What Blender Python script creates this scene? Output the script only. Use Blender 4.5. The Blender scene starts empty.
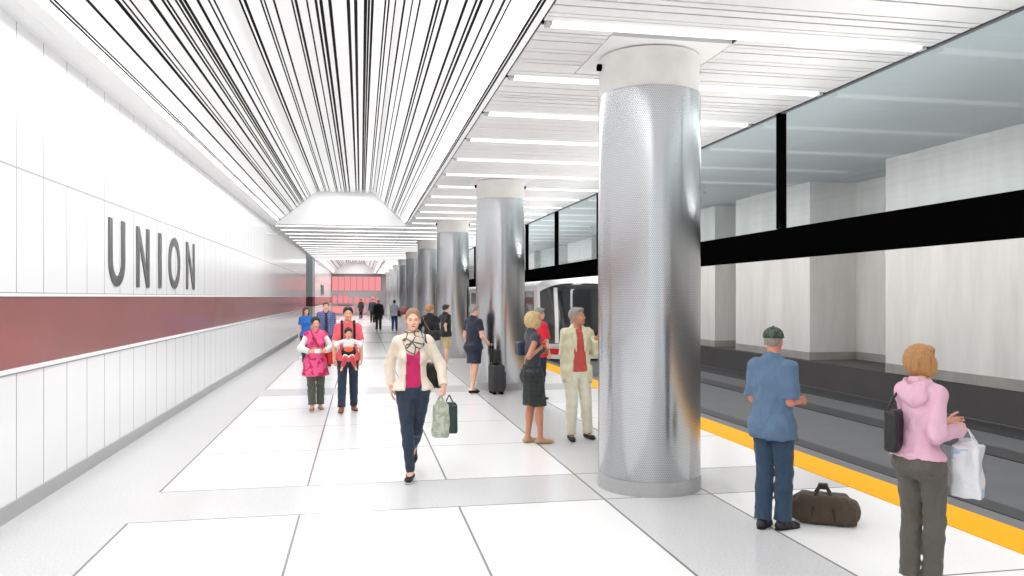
EXPOSURE = 0.28
K_COF = 20.0     # W per metre of added coffer fill light
K_TRK = 16.0
K_UP = 10.0
K_LAMP = 1.6
K_COVE = 4.0
K_UP2 = 4.5
import bpy, bmesh, math, random
import numpy as np
from mathutils import Vector, Matrix
random.seed(7)
C = bpy.context.scene.collection
PI = math.pi
F_PX, YAW, EYE = 786.0, math.radians(10.9), 1.9

# ---------------------------------------------------------------- materials
class S:
    """tiny wrapper so that node maths reads like maths"""
    def __init__(s, nt, sock): s.nt, s.k = nt, sock
    def _op(s, op, *o):
        n = s.nt.nodes.new('ShaderNodeMath'); n.operation = op
        for i, v in enumerate((s,) + o):
            if isinstance(v, S): s.nt.links.new(v.k, n.inputs[i])
            else: n.inputs[i].default_value = v
        return S(s.nt, n.outputs[0])
    def __add__(s, o): return s._op('ADD', o)
    def __sub__(s, o): return s._op('SUBTRACT', o)
    def __mul__(s, o): return s._op('MULTIPLY', o)
    def __truediv__(s, o): return s._op('DIVIDE', o)
    def lt(s, o): return s._op('LESS_THAN', o)
    def gt(s, o): return s._op('GREATER_THAN', o)
    def mod(s, o): return s._op('FLOORED_MODULO', o)
    def abs(s): return s._op('ABSOLUTE')
    def mx(s, o): return s._op('MAXIMUM', o)
    def mn(s, o): return s._op('MINIMUM', o)
    def inv(s): return (s * -1.0) + 1.0
    def sin(s): return s._op('SINE')
    def atan2(s, o): return s._op('ARCTAN2', o)
    def floor(s): return s._op('FLOOR')
def xyz(nt):
    t = nt.nodes.new('ShaderNodeTexCoord'); q = nt.nodes.new('ShaderNodeSeparateXYZ')
    nt.links.new(t.outputs['Object'], q.inputs[0])
    return t.outputs['Object'], S(nt, q.outputs[0]), S(nt, q.outputs[1]), S(nt, q.outputs[2])
def mixc(nt, fac, a, b):
    m = nt.nodes.new('ShaderNodeMix'); m.data_type = 'RGBA'
    if isinstance(fac, S): nt.links.new(fac.k, m.inputs[0])
    else: m.inputs[0].default_value = fac
    for i, v in ((6, a), (7, b)):
        if isinstance(v, tuple): m.inputs[i].default_value = (*v[:3], 1)
        else: nt.links.new(v, m.inputs[i])
    return m.outputs[2]
def noise(nt, co, scale, detail=3, rough=.5):
    n = nt.nodes.new('ShaderNodeTexNoise'); n.inputs['Scale'].default_value = scale
    n.inputs['Detail'].default_value = detail; n.inputs['Roughness'].default_value = rough
    nt.links.new(co, n.inputs['Vector']); return S(nt, n.outputs[0])
def srgb(r, g, b):
    f = lambda c: (c/255/12.92) if c/255 <= .04045 else ((c/255+.055)/1.055)**2.4
    return (f(r), f(g), f(b))
_mats = {}
def base_mat(name, col, rough=.6, metal=0.0, spec=.5):
    m = bpy.data.materials.new(name); m.use_nodes = True; nt = m.node_tree
    b = nt.nodes['Principled BSDF']
    b.inputs['Base Color'].default_value = (*col, 1); b.inputs['Roughness'].default_value = rough
    b.inputs['Metallic'].default_value = metal; b.inputs['Specular IOR Level'].default_value = spec
    return m, nt, b
def bump(nt, b, h, strength=.3, dist=.01):
    n = nt.nodes.new('ShaderNodeBump'); n.inputs['Strength'].default_value = strength
    n.inputs['Distance'].default_value = dist
    nt.links.new(h.k, n.inputs['Height']); nt.links.new(n.outputs[0], b.inputs['Normal'])
def mat(name, col, rough=.6, metal=0.0, spec=.5, var=.12, scale=9, bmp=0.0, bscale=60):
    """procedural material: base colour with a soft noise variation and optional bump"""
    if name in _mats: return _mats[name]
    m, nt, b = base_mat(name, col, rough, metal, spec)
    co, x, y, z = xyz(nt)
    n = noise(nt, co, scale)
    dark = tuple(c*(1-var) for c in col); lite = tuple(min(1, c*(1+var)) for c in col)
    nt.links.new(mixc(nt, n, dark, lite), b.inputs['Base Color'])
    if bmp: bump(nt, b, noise(nt, co, bscale, 4), bmp, .004)
    _mats[name] = m; return m
def emis(name, col, st):
    if name in _mats: return _mats[name]
    m = bpy.data.materials.new(name); m.use_nodes = True; nt = m.node_tree; nt.nodes.clear()
    e = nt.nodes.new('ShaderNodeEmission'); o = nt.nodes.new('ShaderNodeOutputMaterial')
    e.inputs[0].default_value = (*col, 1); e.inputs[1].default_value = st
    nt.links.new(e.outputs[0], o.inputs[0]); _mats[name] = m; return m

# ---------------------------------------------------------------- mesh helpers
class MB:
    """collects boxes, prisms and lathes and links them as ONE mesh object"""
    def __init__(s): s.v = []; s.f = []; s.m = []; s.mats = []
    def _mi(s, m):
        if m is None: return 0
        if m not in s.mats: s.mats.append(m)
        return s.mats.index(m)
    def box(s, x0, x1, y0, y1, z0, z1, m=None):
        b = len(s.v); i = s._mi(m)
        s.v += [(x, y, z) for x in (x0, x1) for y in (y0, y1) for z in (z0, z1)]
        for q in ((0,1,3,2),(4,6,7,5),(0,4,5,1),(2,3,7,6),(0,2,6,4),(1,5,7,3)):
            s.f.append(tuple(b+k for k in q)); s.m.append(i)
        return s
    def prism(s, poly, y0, y1, m=None, to=lambda a, b, t: (a, t, b)):
        """extrude a polygon (a,b) from t=y0 to t=y1"""
        b = len(s.v); n = len(poly); i = s._mi(m)
        s.v += [to(p[0], p[1], y0) for p in poly] + [to(p[0], p[1], y1) for p in poly]
        for k in range(n):
            s.f.append((b+k, b+(k+1) % n, b+n+(k+1) % n, b+n+k)); s.m.append(i)
        s.f.append(tuple(range(b+n-1, b-1, -1))); s.m.append(i)
        s.f.append(tuple(range(b+n, b+2*n))); s.m.append(i)
        return s
    def lathe(s, prof, c, n=64, m=None):
        b = len(s.v); i = s._mi(m); k = len(prof)
        for j in range(n):
            a = 2*PI*j/n
            s.v += [(c[0]+r*math.cos(a), c[1]+r*math.sin(a), z) for r, z in prof]
        for j in range(n):
            for q in range(k-1):
                s.f.append((b+j*k+q, b+((j+1) % n)*k+q, b+((j+1) % n)*k+q+1, b+j*k+q+1)); s.m.append(i)
        s.f.append(tuple(b+j*k for j in range(n-1, -1, -1))); s.m.append(i)
        s.f.append(tuple(b+j*k+k-1 for j in range(n))); s.m.append(i)
        return s
    def tube(s, pts, r, m=None, n=8, closed=False):
        P = [Vector(p) for p in pts]
        if len(P) > 2 and not isinstance(r, (list, tuple)):      # round the corners of the run
            Q = []
            for k in range(len(P)-1):
                a, b0, c, d = P[max(k-1, 0)], P[k], P[k+1], P[min(k+2, len(P)-1)]
                for j in range(5):
                    t = j/5; Q.append(.5*((2*b0)+(c-a)*t+(2*a-5*b0+4*c-d)*t*t+(3*b0-a-3*c+d)*t**3))
            P = Q+[P[-1]]
        b = len(s.v); i = s._mi(m); L = len(P)
        up = None
        for k, p in enumerate(P):
            d = (P[min(k+1, L-1)]-P[max(k-1, 0)]).normalized()
            if up is None: up = d.orthogonal().normalized()
            up = (up-d*up.dot(d)).normalized(); w = d.cross(up)
            rr = r[k] if isinstance(r, (list, tuple)) else r
            s.v += [tuple(p+(up*math.cos(2*PI*j/n)+w*math.sin(2*PI*j/n))*rr) for j in range(n)]
        for k in range(L-1):
            for j in range(n):
                s.f.append((b+k*n+j, b+k*n+(j+1) % n, b+(k+1)*n+(j+1) % n, b+(k+1)*n+j)); s.m.append(i)
        s.f.append(tuple(range(b+n-1, b-1, -1))); s.m.append(i)
        s.f.append(tuple(range(b+(L-1)*n, b+L*n))); s.m.append(i)
        return s
    def build(s, name, m=None, parent=None, loc=(0, 0, 0), smooth=False, bevel=0):
        me = bpy.data.meshes.new(name)
        me.from_pydata([(v[0]-loc[0], v[1]-loc[1], v[2]-loc[2]) for v in s.v], [], s.f); me.update()
        for mm in (s.mats if s.mats else [m]): me.materials.append(mm)
        if s.mats: me.polygons.foreach_set('material_index', s.m)
        bm = bmesh.new(); bm.from_mesh(me); bmesh.ops.recalc_face_normals(bm, faces=bm.faces); bm.to_mesh(me); bm.free()
        if smooth:
            me.polygons.foreach_set('use_smooth', [True]*len(me.polygons))
            me.set_sharp_from_angle(angle=math.radians(38))
        o = bpy.data.objects.new(name, me); C.objects.link(o)
        if parent: o.parent = parent
        else: o.location = loc
        if bevel:
            bv = o.modifiers.new('bevel', 'BEVEL'); bv.width = bevel; bv.segments = 2; bv.limit_method = 'ANGLE'
        return o
def tag(o, label=None, cat=None, group=None, kind=None):
    if label: o['label'] = label
    if cat: o['category'] = cat
    if group: o['group'] = group
    if kind: o['kind'] = kind
    return o
def struct(o): o['kind'] = 'structure'; return o
def empty(name, loc):
    o = bpy.data.objects.new(name, None); C.objects.link(o); o.location = loc
    o.empty_display_size = .2; return o
def copy_tree(o, parent=None):
    c = o.copy(); C.objects.link(c)
    if parent: c.parent = parent
    for ch in list(o.children): copy_tree(ch, c)
    return c
def ground(px, py):
    """point of the platform floor seen at a photo position"""
    d = EYE*F_PX/(py-297.0); l = (px-512)/F_PX*d
    return d*math.sin(YAW)+l*math.cos(YAW), d*math.cos(YAW)-l*math.sin(YAW), d
def at_depth(px, d):
    l = (px-512)/F_PX*d
    return d*math.sin(YAW)+l*math.cos(YAW), d*math.cos(YAW)-l*math.sin(YAW), d

# ---------------------------------------------------------------- camera, render look
cam = bpy.data.cameras.new('camera'); co_ = bpy.data.objects.new('camera', cam); C.objects.link(co_)
co_.location = (0, 0, EYE); co_.rotation_euler = (PI/2, 0, -YAW)
cam.sensor_width = 36; cam.lens = 36*F_PX/1024; cam.shift_y = 9/1024; cam.clip_end = 300
sc = bpy.context.scene; sc.camera = co_
sc.view_settings.view_transform = 'Standard'; sc.view_settings.look = 'None'
sc.view_settings.gamma = 1; sc.view_settings.use_curve_mapping = False
sc.view_settings.exposure = EXPOSURE if 'EXPOSURE' in globals() else 0.0
sc.cycles.use_denoising = True; sc.cycles.max_bounces = 10; sc.cycles.diffuse_bounces = 6
sc.cycles.glossy_bounces = 4; sc.cycles.transparent_max_bounces = 12; sc.cycles.sample_clamp_indirect = 4
w = bpy.data.worlds.new('world'); sc.world = w; w.use_nodes = True
w.node_tree.nodes['Background'].inputs[0].default_value = (.93, .96, 1, 1)
w.node_tree.nodes['Background'].inputs[1].default_value = 1.0

# ---------------------------------------------------------------- setting materials
WX, ZC = -2.945, 4.30          # left wall plane, ceiling level
YN, YF = -7.0, 82.5            # near and far end of what is built
def wall_mat(name, base, band):
    m, nt, b = base_mat(name, (.9, .9, .9), .16, 0, .35)
    co, x, y, z = xyz(nt)
    seam = (((y - 7.54 + .3).mod(.6) - .3).abs()).lt(.0075)
    hseam = ((z - 3.03).abs()).lt(.010)
    inband = z.gt(1.283) * z.lt(1.905)
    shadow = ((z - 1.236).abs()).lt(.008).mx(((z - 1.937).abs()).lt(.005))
    line = seam * inband.inv()
    n = noise(nt, co, .8, 2)
    col = mixc(nt, n, tuple(c*.97 for c in base), base)
    col = mixc(nt, line * .9, col, (.22, .22, .23))
    col = mixc(nt, hseam * .8, col, (.36, .36, .37))
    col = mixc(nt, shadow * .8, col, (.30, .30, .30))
    n2 = noise(nt, co, .5, 3)
    col = mixc(nt, inband, col, mixc(nt, n2, tuple(c*.85 for c in band), tuple(c*1.15 for c in band)))
    nt.links.new(col, b.inputs['Base Color'])
    return m
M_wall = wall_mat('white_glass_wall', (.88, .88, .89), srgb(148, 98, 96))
M_wall2 = wall_mat('shaded_glass_wall', (.42, .43, .44), srgb(96, 58, 60))  # same wall glass, with the shade of the alcove return put into its colours
M_white = mat('white_paint', (.86, .86, .86), .5, var=.02)
M_plank = mat('white_lacquer_plank', (.84, .84, .84), .35, var=.02, scale=2)
M_void = mat('black_void', (.006, .006, .006), .9, var=.1)
M_slotgap = mat('dark_grey_void', (.05, .05, .05), .9, var=.1)
M_base = mat('grey_granite_base', srgb(168, 168, 168), .45, var=.10, scale=40)
M_black = mat('black_steel', (.002, .002, .002), .8, spec=0.0, var=.2)
M_yellow = mat('yellow_tactile_tile', srgb(238, 168, 2), .6, spec=.12, var=.04, bmp=.2, bscale=90)
M_asph = mat('dark_track_asphalt', srgb(88, 89, 92), .75, var=.12, scale=2.5, bmp=.2)
M_edge = mat('grey_platform_edge', srgb(100, 101, 103), .7, var=.08)
M_rail = mat('black_rail_groove', srgb(44, 44, 46), .6, var=.15)
M_dado = mat('dark_dado_concrete', srgb(70, 67, 67), .8, var=.15, scale=1.5)
M_plinth = mat('rough_plinth_concrete', srgb(150, 147, 142), .85, var=.25, scale=3, bmp=.5, bscale=8)
M_tunnel = mat('grey_tunnel_ceiling', srgb(170, 176, 178), .8, var=.10, scale=.7)
M_conc = mat('pale_column_concrete', srgb(222, 220, 216), .7, var=.12, scale=5, bmp=.2, bscale=14)
def concrete_wall():
    m, nt, b = base_mat('stained_tunnel_wall', (.5, .5, .5), .75)
    co, x, y, z = xyz(nt)
    mp = nt.nodes.new('ShaderNodeMapping'); mp.inputs['Scale'].default_value = (1, 1, .18)
    nt.links.new(co, mp.inputs[0])
    n = noise(nt, mp.outputs[0], 1.6, 5, .65)
    nt.links.new(mixc(nt, n, srgb(182, 178, 174), srgb(235, 232, 229)), b.inputs['Base Color'])
    return m
M_cwall = concrete_wall()
def floor_mat():
    m, nt, b = base_mat('terrazzo_floor', (.8, .8, .8), .22, 0, .4)
    co, x, y, z = xyz(nt)
    ym = (y - 7.625 + 4.3).mod(8.6) - 4.3           # distance from the column line
    band = (ym.abs()).lt(.535)
    strip = x.lt(-1.92).mx(x.gt(2.25) * x.lt(3.32)).mx(band)
    jt = None
    for X, lim in ((-1.92, 0), (2.25, 0), (3.32, 0)):
        j = ((x - X).abs()).lt(.011); jt = j if jt is None else jt.mx(j)
    # strips that stop at the cross bands
    inner = ((x + .523).abs()).lt(.010).mx(((x - .876).abs()).lt(.010)) * band.inv()
    outside = x.lt(-1.92)
    cross = (((ym.abs()) - .535).abs()).lt(.011)
    farpan = ((((ym.abs()) - .535 + .94).mod(1.8825) - .94).abs()).lt(.009) * (ym.abs()).gt(.6) * y.gt(7)
    near = ((y - 4.71).abs()).lt(.011) * x.gt(-1.92)
    cr = (cross.mx(farpan * (x.gt(2.25) * x.lt(3.32)).inv()).mx(near)) * outside.inv()
    left_j = ((x + 1.92).abs()).lt(.011) * band
    joints = (jt.mx(inner).mx(cr)) * left_j.inv()
    sp = noise(nt, co, 55, 5, .7); big = noise(nt, co, 2.2, 4)
    r = nt.nodes.new('ShaderNodeValToRGB'); r.color_ramp.elements[0].position = .36; r.color_ramp.elements[1].position = .60
    nt.links.new(sp.k, r.inputs[0])
    cs = mixc(nt, S(nt, r.outputs[0]), (.53, .53, .535), (.67, .67, .675))
    cs = mixc(nt, big * .35, cs, (.72, .72, .72))
    r2 = nt.nodes.new('ShaderNodeValToRGB'); r2.color_ramp.elements[0].position = .30; r2.color_ramp.elements[1].position = .48
    nt.links.new(sp.k, r2.inputs[0])
    cp = mixc(nt, S(nt, r2.outputs[0]), (.76, .76, .76), (.87, .87, .87))
    c = mixc(nt, strip, cp, cs)
    c = mixc(nt, joints * .92, c, (.17, .17, .175))
    nt.links.new(c, b.inputs['Base Color'])
    return m
M_floor = floor_mat()
def steel_mat(name='perforated_stainless'):
    m, nt, b = base_mat(name, (.52, .53, .54), .24, 1.0)
    co, x, y, z = xyz(nt)
    ang = y.atan2(x)                                  # holes in staggered rows round the shaft
    row = (z / .0165).floor()
    u = (ang * (.51 / .019) + row.mod(2.0) * .5).mod(1.0) - .5
    v = (z / .0165).mod(1.0) - .5
    hole = (u * u + v * v).lt(.085)
    c = mixc(nt, hole * .5, (.54, .55, .56), (.16, .16, .16))
    nt.links.new(c, b.inputs['Base Color'])
    b.inputs['Anisotropic'].default_value = .6; b.inputs['Anisotropic Rotation'].default_value = .25
    return m
M_steel = steel_mat()
def glass_mat():
    m = bpy.data.materials.new('screen_glass'); m.use_nodes = True; nt = m.node_tree; nt.nodes.clear()
    t = nt.nodes.new('ShaderNodeBsdfTransparent'); t.inputs[0].default_value = (.90, .945, .955, 1)
    g = nt.nodes.new('ShaderNodeBsdfGlossy'); g.inputs['Roughness'].default_value = .04
    fr = nt.nodes.new('ShaderNodeFresnel'); fr.inputs[0].default_value = 1.5
    ge = nt.nodes.new('ShaderNodeNewGeometry')
    f = (S(nt, fr.outputs[0]) + .03) * S(nt, ge.outputs['Backfacing']).inv()
    mx = nt.nodes.new('ShaderNodeMixShader'); o = nt.nodes.new('ShaderNodeOutputMaterial')
    nt.links.new(f.k, mx.inputs[0]); nt.links.new(t.outputs[0], mx.inputs[1]); nt.links.new(g.outputs[0], mx.inputs[2])
    nt.links.new(mx.outputs[0], o.inputs[0]); return m
M_glass = glass_mat()

# ---------------------------------------------------------------- floor, walls
EDGE = 5.28
struct(MB().box(WX-.2, EDGE, YN, YF, -.5, 0).build('floor', M_floor))
struct(MB().box(4.80, EDGE, YN, YF, 0, .008).build('trim_1', M_yellow))
struct(MB().box(EDGE, 5.56, YN, YF, -.5, -.02).build('trim_2', M_edge))
tb = MB()
tb.box(5.56, 10.4, YN, YF+20, -.5, -.12, M_asph)
struct(tb.build('track_bed'))
for k, (a, b_) in enumerate(((5.84, 6.11), (7.88, 8.36), (9.17, 9.84))):
    struct(MB().box(a, b_, YN, YF+20, -.12, -.108).build('track_rail', M_rail))
wl = MB(); wl.box(WX-.15, WX, YN, 44.5, 0, 4.9)
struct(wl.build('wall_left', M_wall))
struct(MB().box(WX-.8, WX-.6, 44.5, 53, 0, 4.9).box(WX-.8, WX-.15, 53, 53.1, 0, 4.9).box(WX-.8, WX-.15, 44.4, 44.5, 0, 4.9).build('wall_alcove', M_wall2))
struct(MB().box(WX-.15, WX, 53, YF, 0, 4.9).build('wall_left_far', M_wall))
tr = MB()
for y0, y1 in ((YN, 44.5), (53, YF)):
    tr.box(WX, WX+.018, y0, y1, 1.245, 1.283); tr.box(WX, WX+.012, y0, y1, 1.905, 1.932)
struct(tr.build('trim_3', M_white))
struct(MB().box(WX, WX+.02, YN, 44.5, 0, .14).box(WX, WX+.02, 53, YF, 0, .14).build('baseboard_left', M_base))

# ---------------------------------------------------------------- ceiling
XL, XR = -2.745, 1.54         # coffer edges
A, B_, C_, D_ = (XL, 2.4), (-1.41, 3.5), (.39, 3.5), (XR, 2.4)
def prof(s):
    """point of the coffer profile at path length s, and the lengths"""
    P = (A, B_, C_, D_); L = [math.dist(P[i], P[i+1]) for i in range(3)]
    for i in range(3):
        if s <= L[i] or i == 2:
            t = min(max(s/L[i], 0), 1); return (P[i][0]+(P[i+1][0]-P[i][0])*t, P[i][1]+(P[i+1][1]-P[i][1])*t), L, i
        s -= L[i]
_, PL, _ = prof(0); PT = sum(PL)
gap_px = [50,54.5,87.5,117,123,130.5,151,163,167.5,176,180.5,185,198,209,214.5,240,245,261,264.5,274,292,296,307,316,321,330,
          348.5,356,366,369.5,373,386,389.5,396,405,413,420.5,437,441,448,467,477,482,494,505,511,541,545.5]
ss = np.linspace(0, PT, 6000)
pp = [prof(s)[0] for s in ss]
px_of = np.array([361+p[0]/p[1]*297/.982 for p in pp])
gaps = sorted(float(ss[np.argmin(abs(px_of-g))]) for g in gap_px)
rg = random.Random(3)
def coffer(y0, y1):
    cuts = sorted([0, PL[0], PL[0]+PL[1], PT])
    edges = []
    mb = MB()
    segs = []; s0 = 0.0
    gw = [rg.choice((.018, .022, .026, .032))*(1.25 if PL[0] < g < PL[0]+PL[1] else 1) for g in gaps]
    for g, wd in zip(gaps, gw):
        segs.append((s0, g-wd/2)); s0 = g+wd/2
    segs.append((s0, PT))
    for a, b in segs:
        pts = [a]+[c for c in cuts if a < c < b]+[b]
        for q in range(len(pts)-1):
            e0, e1 = pts[q]+1e-4, pts[q+1]-1e-4
            if e1-e0 < .002: continue
            p0 = prof(e0)[0]; p1 = prof(e1)[0]
            dx, dz = p1[0]-p0[0], p1[1]-p0[1]; l = math.hypot(dx, dz); nx, nz = -dz/l*.006, dx/l*.006
            mb.prism([(p0[0], p0[1]+EYE), (p1[0], p1[1]+EYE), (p1[0]+nx, p1[1]+nz+EYE), (p0[0]+nx, p0[1]+nz+EYE)], y0, y1)
    struct(mb.build('ceiling', M_plank))
    bk = MB(); off = .10
    P = [(XL-off, ZC+.02), (B_[0]-off*.5, B_[1]+EYE+off), (C_[0]+off*.5, C_[1]+EYE+off), (XR+off, ZC+.02)]
    Q = [(XL-off-.05, ZC+.02), (B_[0]-off, B_[1]+EYE+off+.05), (C_[0]+off, C_[1]+EYE+off+.05), (XR+off+.05, ZC+.02)]
    bk.prism(P+Q[::-1], y0, y1)
    struct(bk.build('ceiling_backing', M_void))
    # the sloping white end faces
    for yy, th in ((y0-.04, .04), (y1, .04)):
        if yy < YN: continue
        struct(MB().prism([(XL-.2, ZC), (XR+.2, ZC), (C_[0]+.2, 5.55), (B_[0]-.2, 5.55)], yy, yy+th).build('ceiling_end_panel', M_white))
COF = ((YN, 26.8), (52.0, YF-.1))
for a in COF: coffer(*a)
# cross slats, with linear lamps every 1.72 m
lamp_ys = [6.70+1.72*k for k in range(-8, 45) if YN < 6.70+1.72*k < YF-.5]
COLX, COLY = 2.86, [7.54+8.6*k for k in range(9)]
def slats(x0, x1, y0, y1, name, lamps=True, holes=False):
    mb = MB(); y = y0; r = random.Random(int(y0*10)+5)
    ls = [l for l in lamp_ys] if lamps else []
    while y < y1-.02:
        wd = r.choice((.07, .09, .12, .12, .16, .22, .30))
        e = min(y+wd, y1)
        for l in ls:
            if y < l-.06 < e: e = l-.06
        if e-y > .01:
            sp = [(x0, x1)]
            if holes:
                for cy in COLY:
                    if y < cy+.63 and e > cy-.63: sp = [(x0, COLX-.61), (COLX+.61, x1)]
            for a, b in sp: mb.box(a, b, y, e, ZC, ZC+.012)
        y = e + r.choice((.014, .020, .028))
        for l in ls:
            if l-.07 <= y < l+.06: y = l+.06
    o = struct(mb.build(name, M_plank)); return o
slats(XR+.02, 5.36, YN, YF, 'ceiling_slats', True, True)
slats(WX, XR, 26.84, 51.96, 'ceiling_slats', True)
struct(MB().box(XR+.01, 5.36, YN, YF, ZC+.09, ZC+.12).box(WX, XR, 26.84, 51.96, ZC+.09, ZC+.12).build('ceiling_backing', M_slotgap))
for y0, y1 in COF: struct(MB().box(WX, XL-.002, y0, y1, ZC-.0, ZC+.05).build('ceiling_margin', M_white))
cp = MB()
for cy in COLY:
    cp.box(COLX-.60, COLX+.60, cy-.615, cy+.615, ZC, ZC+.05)
struct(cp.build('ceiling_column_panels', M_white))
# linear lamps
M_lamp = emis('lamp_diffuser', (1, .99, .97), K_LAMP)
M_lampbody = mat('lamp_body', (.5, .5, .5), .5)
proto = None
for i, l in enumerate(lamp_ys):
    if any(abs(l-cy) < .64 for cy in COLY) : segs = [(XR+.10, COLX-.66), (COLX+.66, 5.28)]
    else: segs = [(XR+.10, 5.28)]
    if 27 < l < 51.8: segs[0] = (WX+.15, segs[0][1])
    e = empty('linear_ceiling_light', ((segs[0][0]+segs[-1][1])/2, l, ZC)); L0 = e.location
    d = MB(); hs = MB()
    for a, b in segs:
        d.box(a, b, l-.05, l+.05, ZC-.022, ZC+.03)
        hs.box(a-.05, a, l-.05, l+.05, ZC-.024, ZC+.06).box(b, b+.05, l-.05, l+.05, ZC-.024, ZC+.06)
        hs.box(a, b, l-.06, l-.051, ZC+.002, ZC+.06); hs.box(a, b, l+.051, l+.06, ZC+.002, ZC+.06)
    d.build('diffuser', M_lamp, e, L0)
    hs.build('housing', M_lampbody, e, L0)
    n = i
    tag(e, 'recessed white linear light running across the slatted platform ceiling', 'ceiling light', 'linear lights across the slatted ceiling')

# ---------------------------------------------------------------- columns
o_lab = ['nearest large stainless steel column in the middle of the platform',
 'second stainless steel column, left of the nearest, beside the rolling suitcase',
 'third stainless steel column, behind the person in dark polo and khaki shorts',
 'fourth stainless steel column along the receding row', 'fifth stainless steel column along the receding row',
 'sixth stainless steel column along the receding row', 'seventh stainless steel column along the receding row',
 'eighth stainless steel column, next to last of the row', 'farthest stainless steel column, by the red end wall']
def column():
    e = empty('column', (0, 0, 0)); r = .51
    MB().lathe([(r+.004, 0), (r+.004, .135), (r-.01, .14)], (0, 0), 96).build('base_ring', M_base, e, smooth=True)
    MB().lathe([(r-.002, .14), (r, .145), (r, 3.91), (r-.004, 3.915)], (0, 0), 96).build('steel_cladding', M_steel, e, smooth=True)
    MB().lathe([(r-.012, 3.915), (r-.008, 4.0), (r-.008, 4.288)], (0, 0), 96).build('concrete_collar', M_conc, e, smooth=True)
    for s in (-1, 1):
        fx = MB().tube([(s*(r-.03), 0, 4.19), (s*(r+.03), 0, 4.19)], .035, n=16).build('round_fixing', M_black, e, smooth=True)
    return e
c0 = column()
for i, cy in enumerate(COLY):
    c = c0 if i == 0 else copy_tree(c0)
    c.location = (COLX, cy, 0)
    tag(c, o_lab[i], 'column', 'stainless steel columns')

# ---------------------------------------------------------------- glass screen and beam
GX = 5.38
struct(MB().box(GX, GX+.12, YN, YF, 2.40, 2.79).build('trim_4', M_black))
struct(MB().box(GX, GX+.05, YN, YF, ZC-.01, ZC+.10).build('trim_5', M_edge))
mul = [9.43+4.0*k for k in range(-4, 19)]
for k, y in enumerate(mul):
    struct(MB().box(GX-.03, GX+.08, y-.035, y+.035, 2.79, ZC+.02).build('window_mullion', M_black))
    y1 = mul[k+1] if k+1 < len(mul) else YF
    struct(MB().box(GX+.02, GX+.032, y+.036, y1-.036, 2.79, ZC-.012).build('window_%d' % (k+1), M_glass))

# ---------------------------------------------------------------- trackway beyond
struct(MB().box(GX+.06, 12.2, YN, YF+20, 4.57, 4.8).build('ceiling_trackway', M_tunnel))
struct(MB().box(10.0, 12.2, YN, YF+20, -.5, .44).build('trim_6', M_dado))
blocks = [(YN, 13.6, 10.0), (16.55, 20.2, 10.2), (21.5, 26, 10.2)] + [(28+6*k, 32.2+6*k, 10.2) for k in range(12)]
wb = MB(); pb = MB()
wb.box(11.4, 12.2, YN, YF+20, .62, 4.57); pb.box(11.4, 12.2, YN, YF+20, .44, .62)
for y0, y1, X in blocks:
    wb.box(X, 11.4, y0, y1, .62, 4.57); pb.box(X-.01, 11.4, y0, y1, .44, .62)
struct(wb.build('wall_right', M_cwall)); struct(pb.build('baseboard_right', M_plinth))
struct(MB().box(GX, 12.2, YF+20, YF+20.2, -.5, 4.8).build('wall_trackway_end', M_dado))

# ---------------------------------------------------------------- end wall of the platform
M_redp = emis('red_backlit_panel', srgb(238, 150, 152), .9)
M_redg = emis('red_lit_graphic', srgb(240, 140, 145), .9)
M_greyg = mat('grey_glass', srgb(170, 170, 172), .2, var=.08)
M_darkg = mat('dark_grey_frame', srgb(110, 110, 115), .4)
struct(MB().box(WX-.15, GX, YF, YF+.2, 0, 5.6).build('wall_end', M_greyg))
ep = empty('red_display_wall', (-.4, YF, 0)); ey = YF-.05
def epb(name, m, boxes):
    mb = MB()
    for b in boxes: mb.box(b[0], b[1], ey-b[4] if len(b) > 4 else ey, YF, b[2], b[3])
    return mb.build(name, m, ep, ep.location)
epb('upper_red_panel', M_redp, [(-2.9, 2.1, 2.55, 4.0)])
rr = random.Random(5)
epb('panel_rib', M_darkg, [(-2.9+.62*k, -2.86+.62*k, 2.55, 4.0, .02) for k in range(9)]+[(-2.9, 2.1, 4.0, 4.24, .01)])
epb('lit_figures', M_redg, [(-2.8+.55*k, -2.8+.55*k+rr.uniform(.25, .45), 1.25, 1.25+rr.uniform(.5, .85), .02) for k in range(9)])
epb('lower_red_panel', M_redp, [(-2.9, -.6, .25, .95), (-.3, .5, .25, 1.0), (1.0, 2.0, .25, .9)])
epb('rail', M_darkg, [(-2.3, -.8, 1.0, 1.12, .05)])
tag(ep, 'red backlit display panels with ribs on the far end wall', 'display wall')

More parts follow.
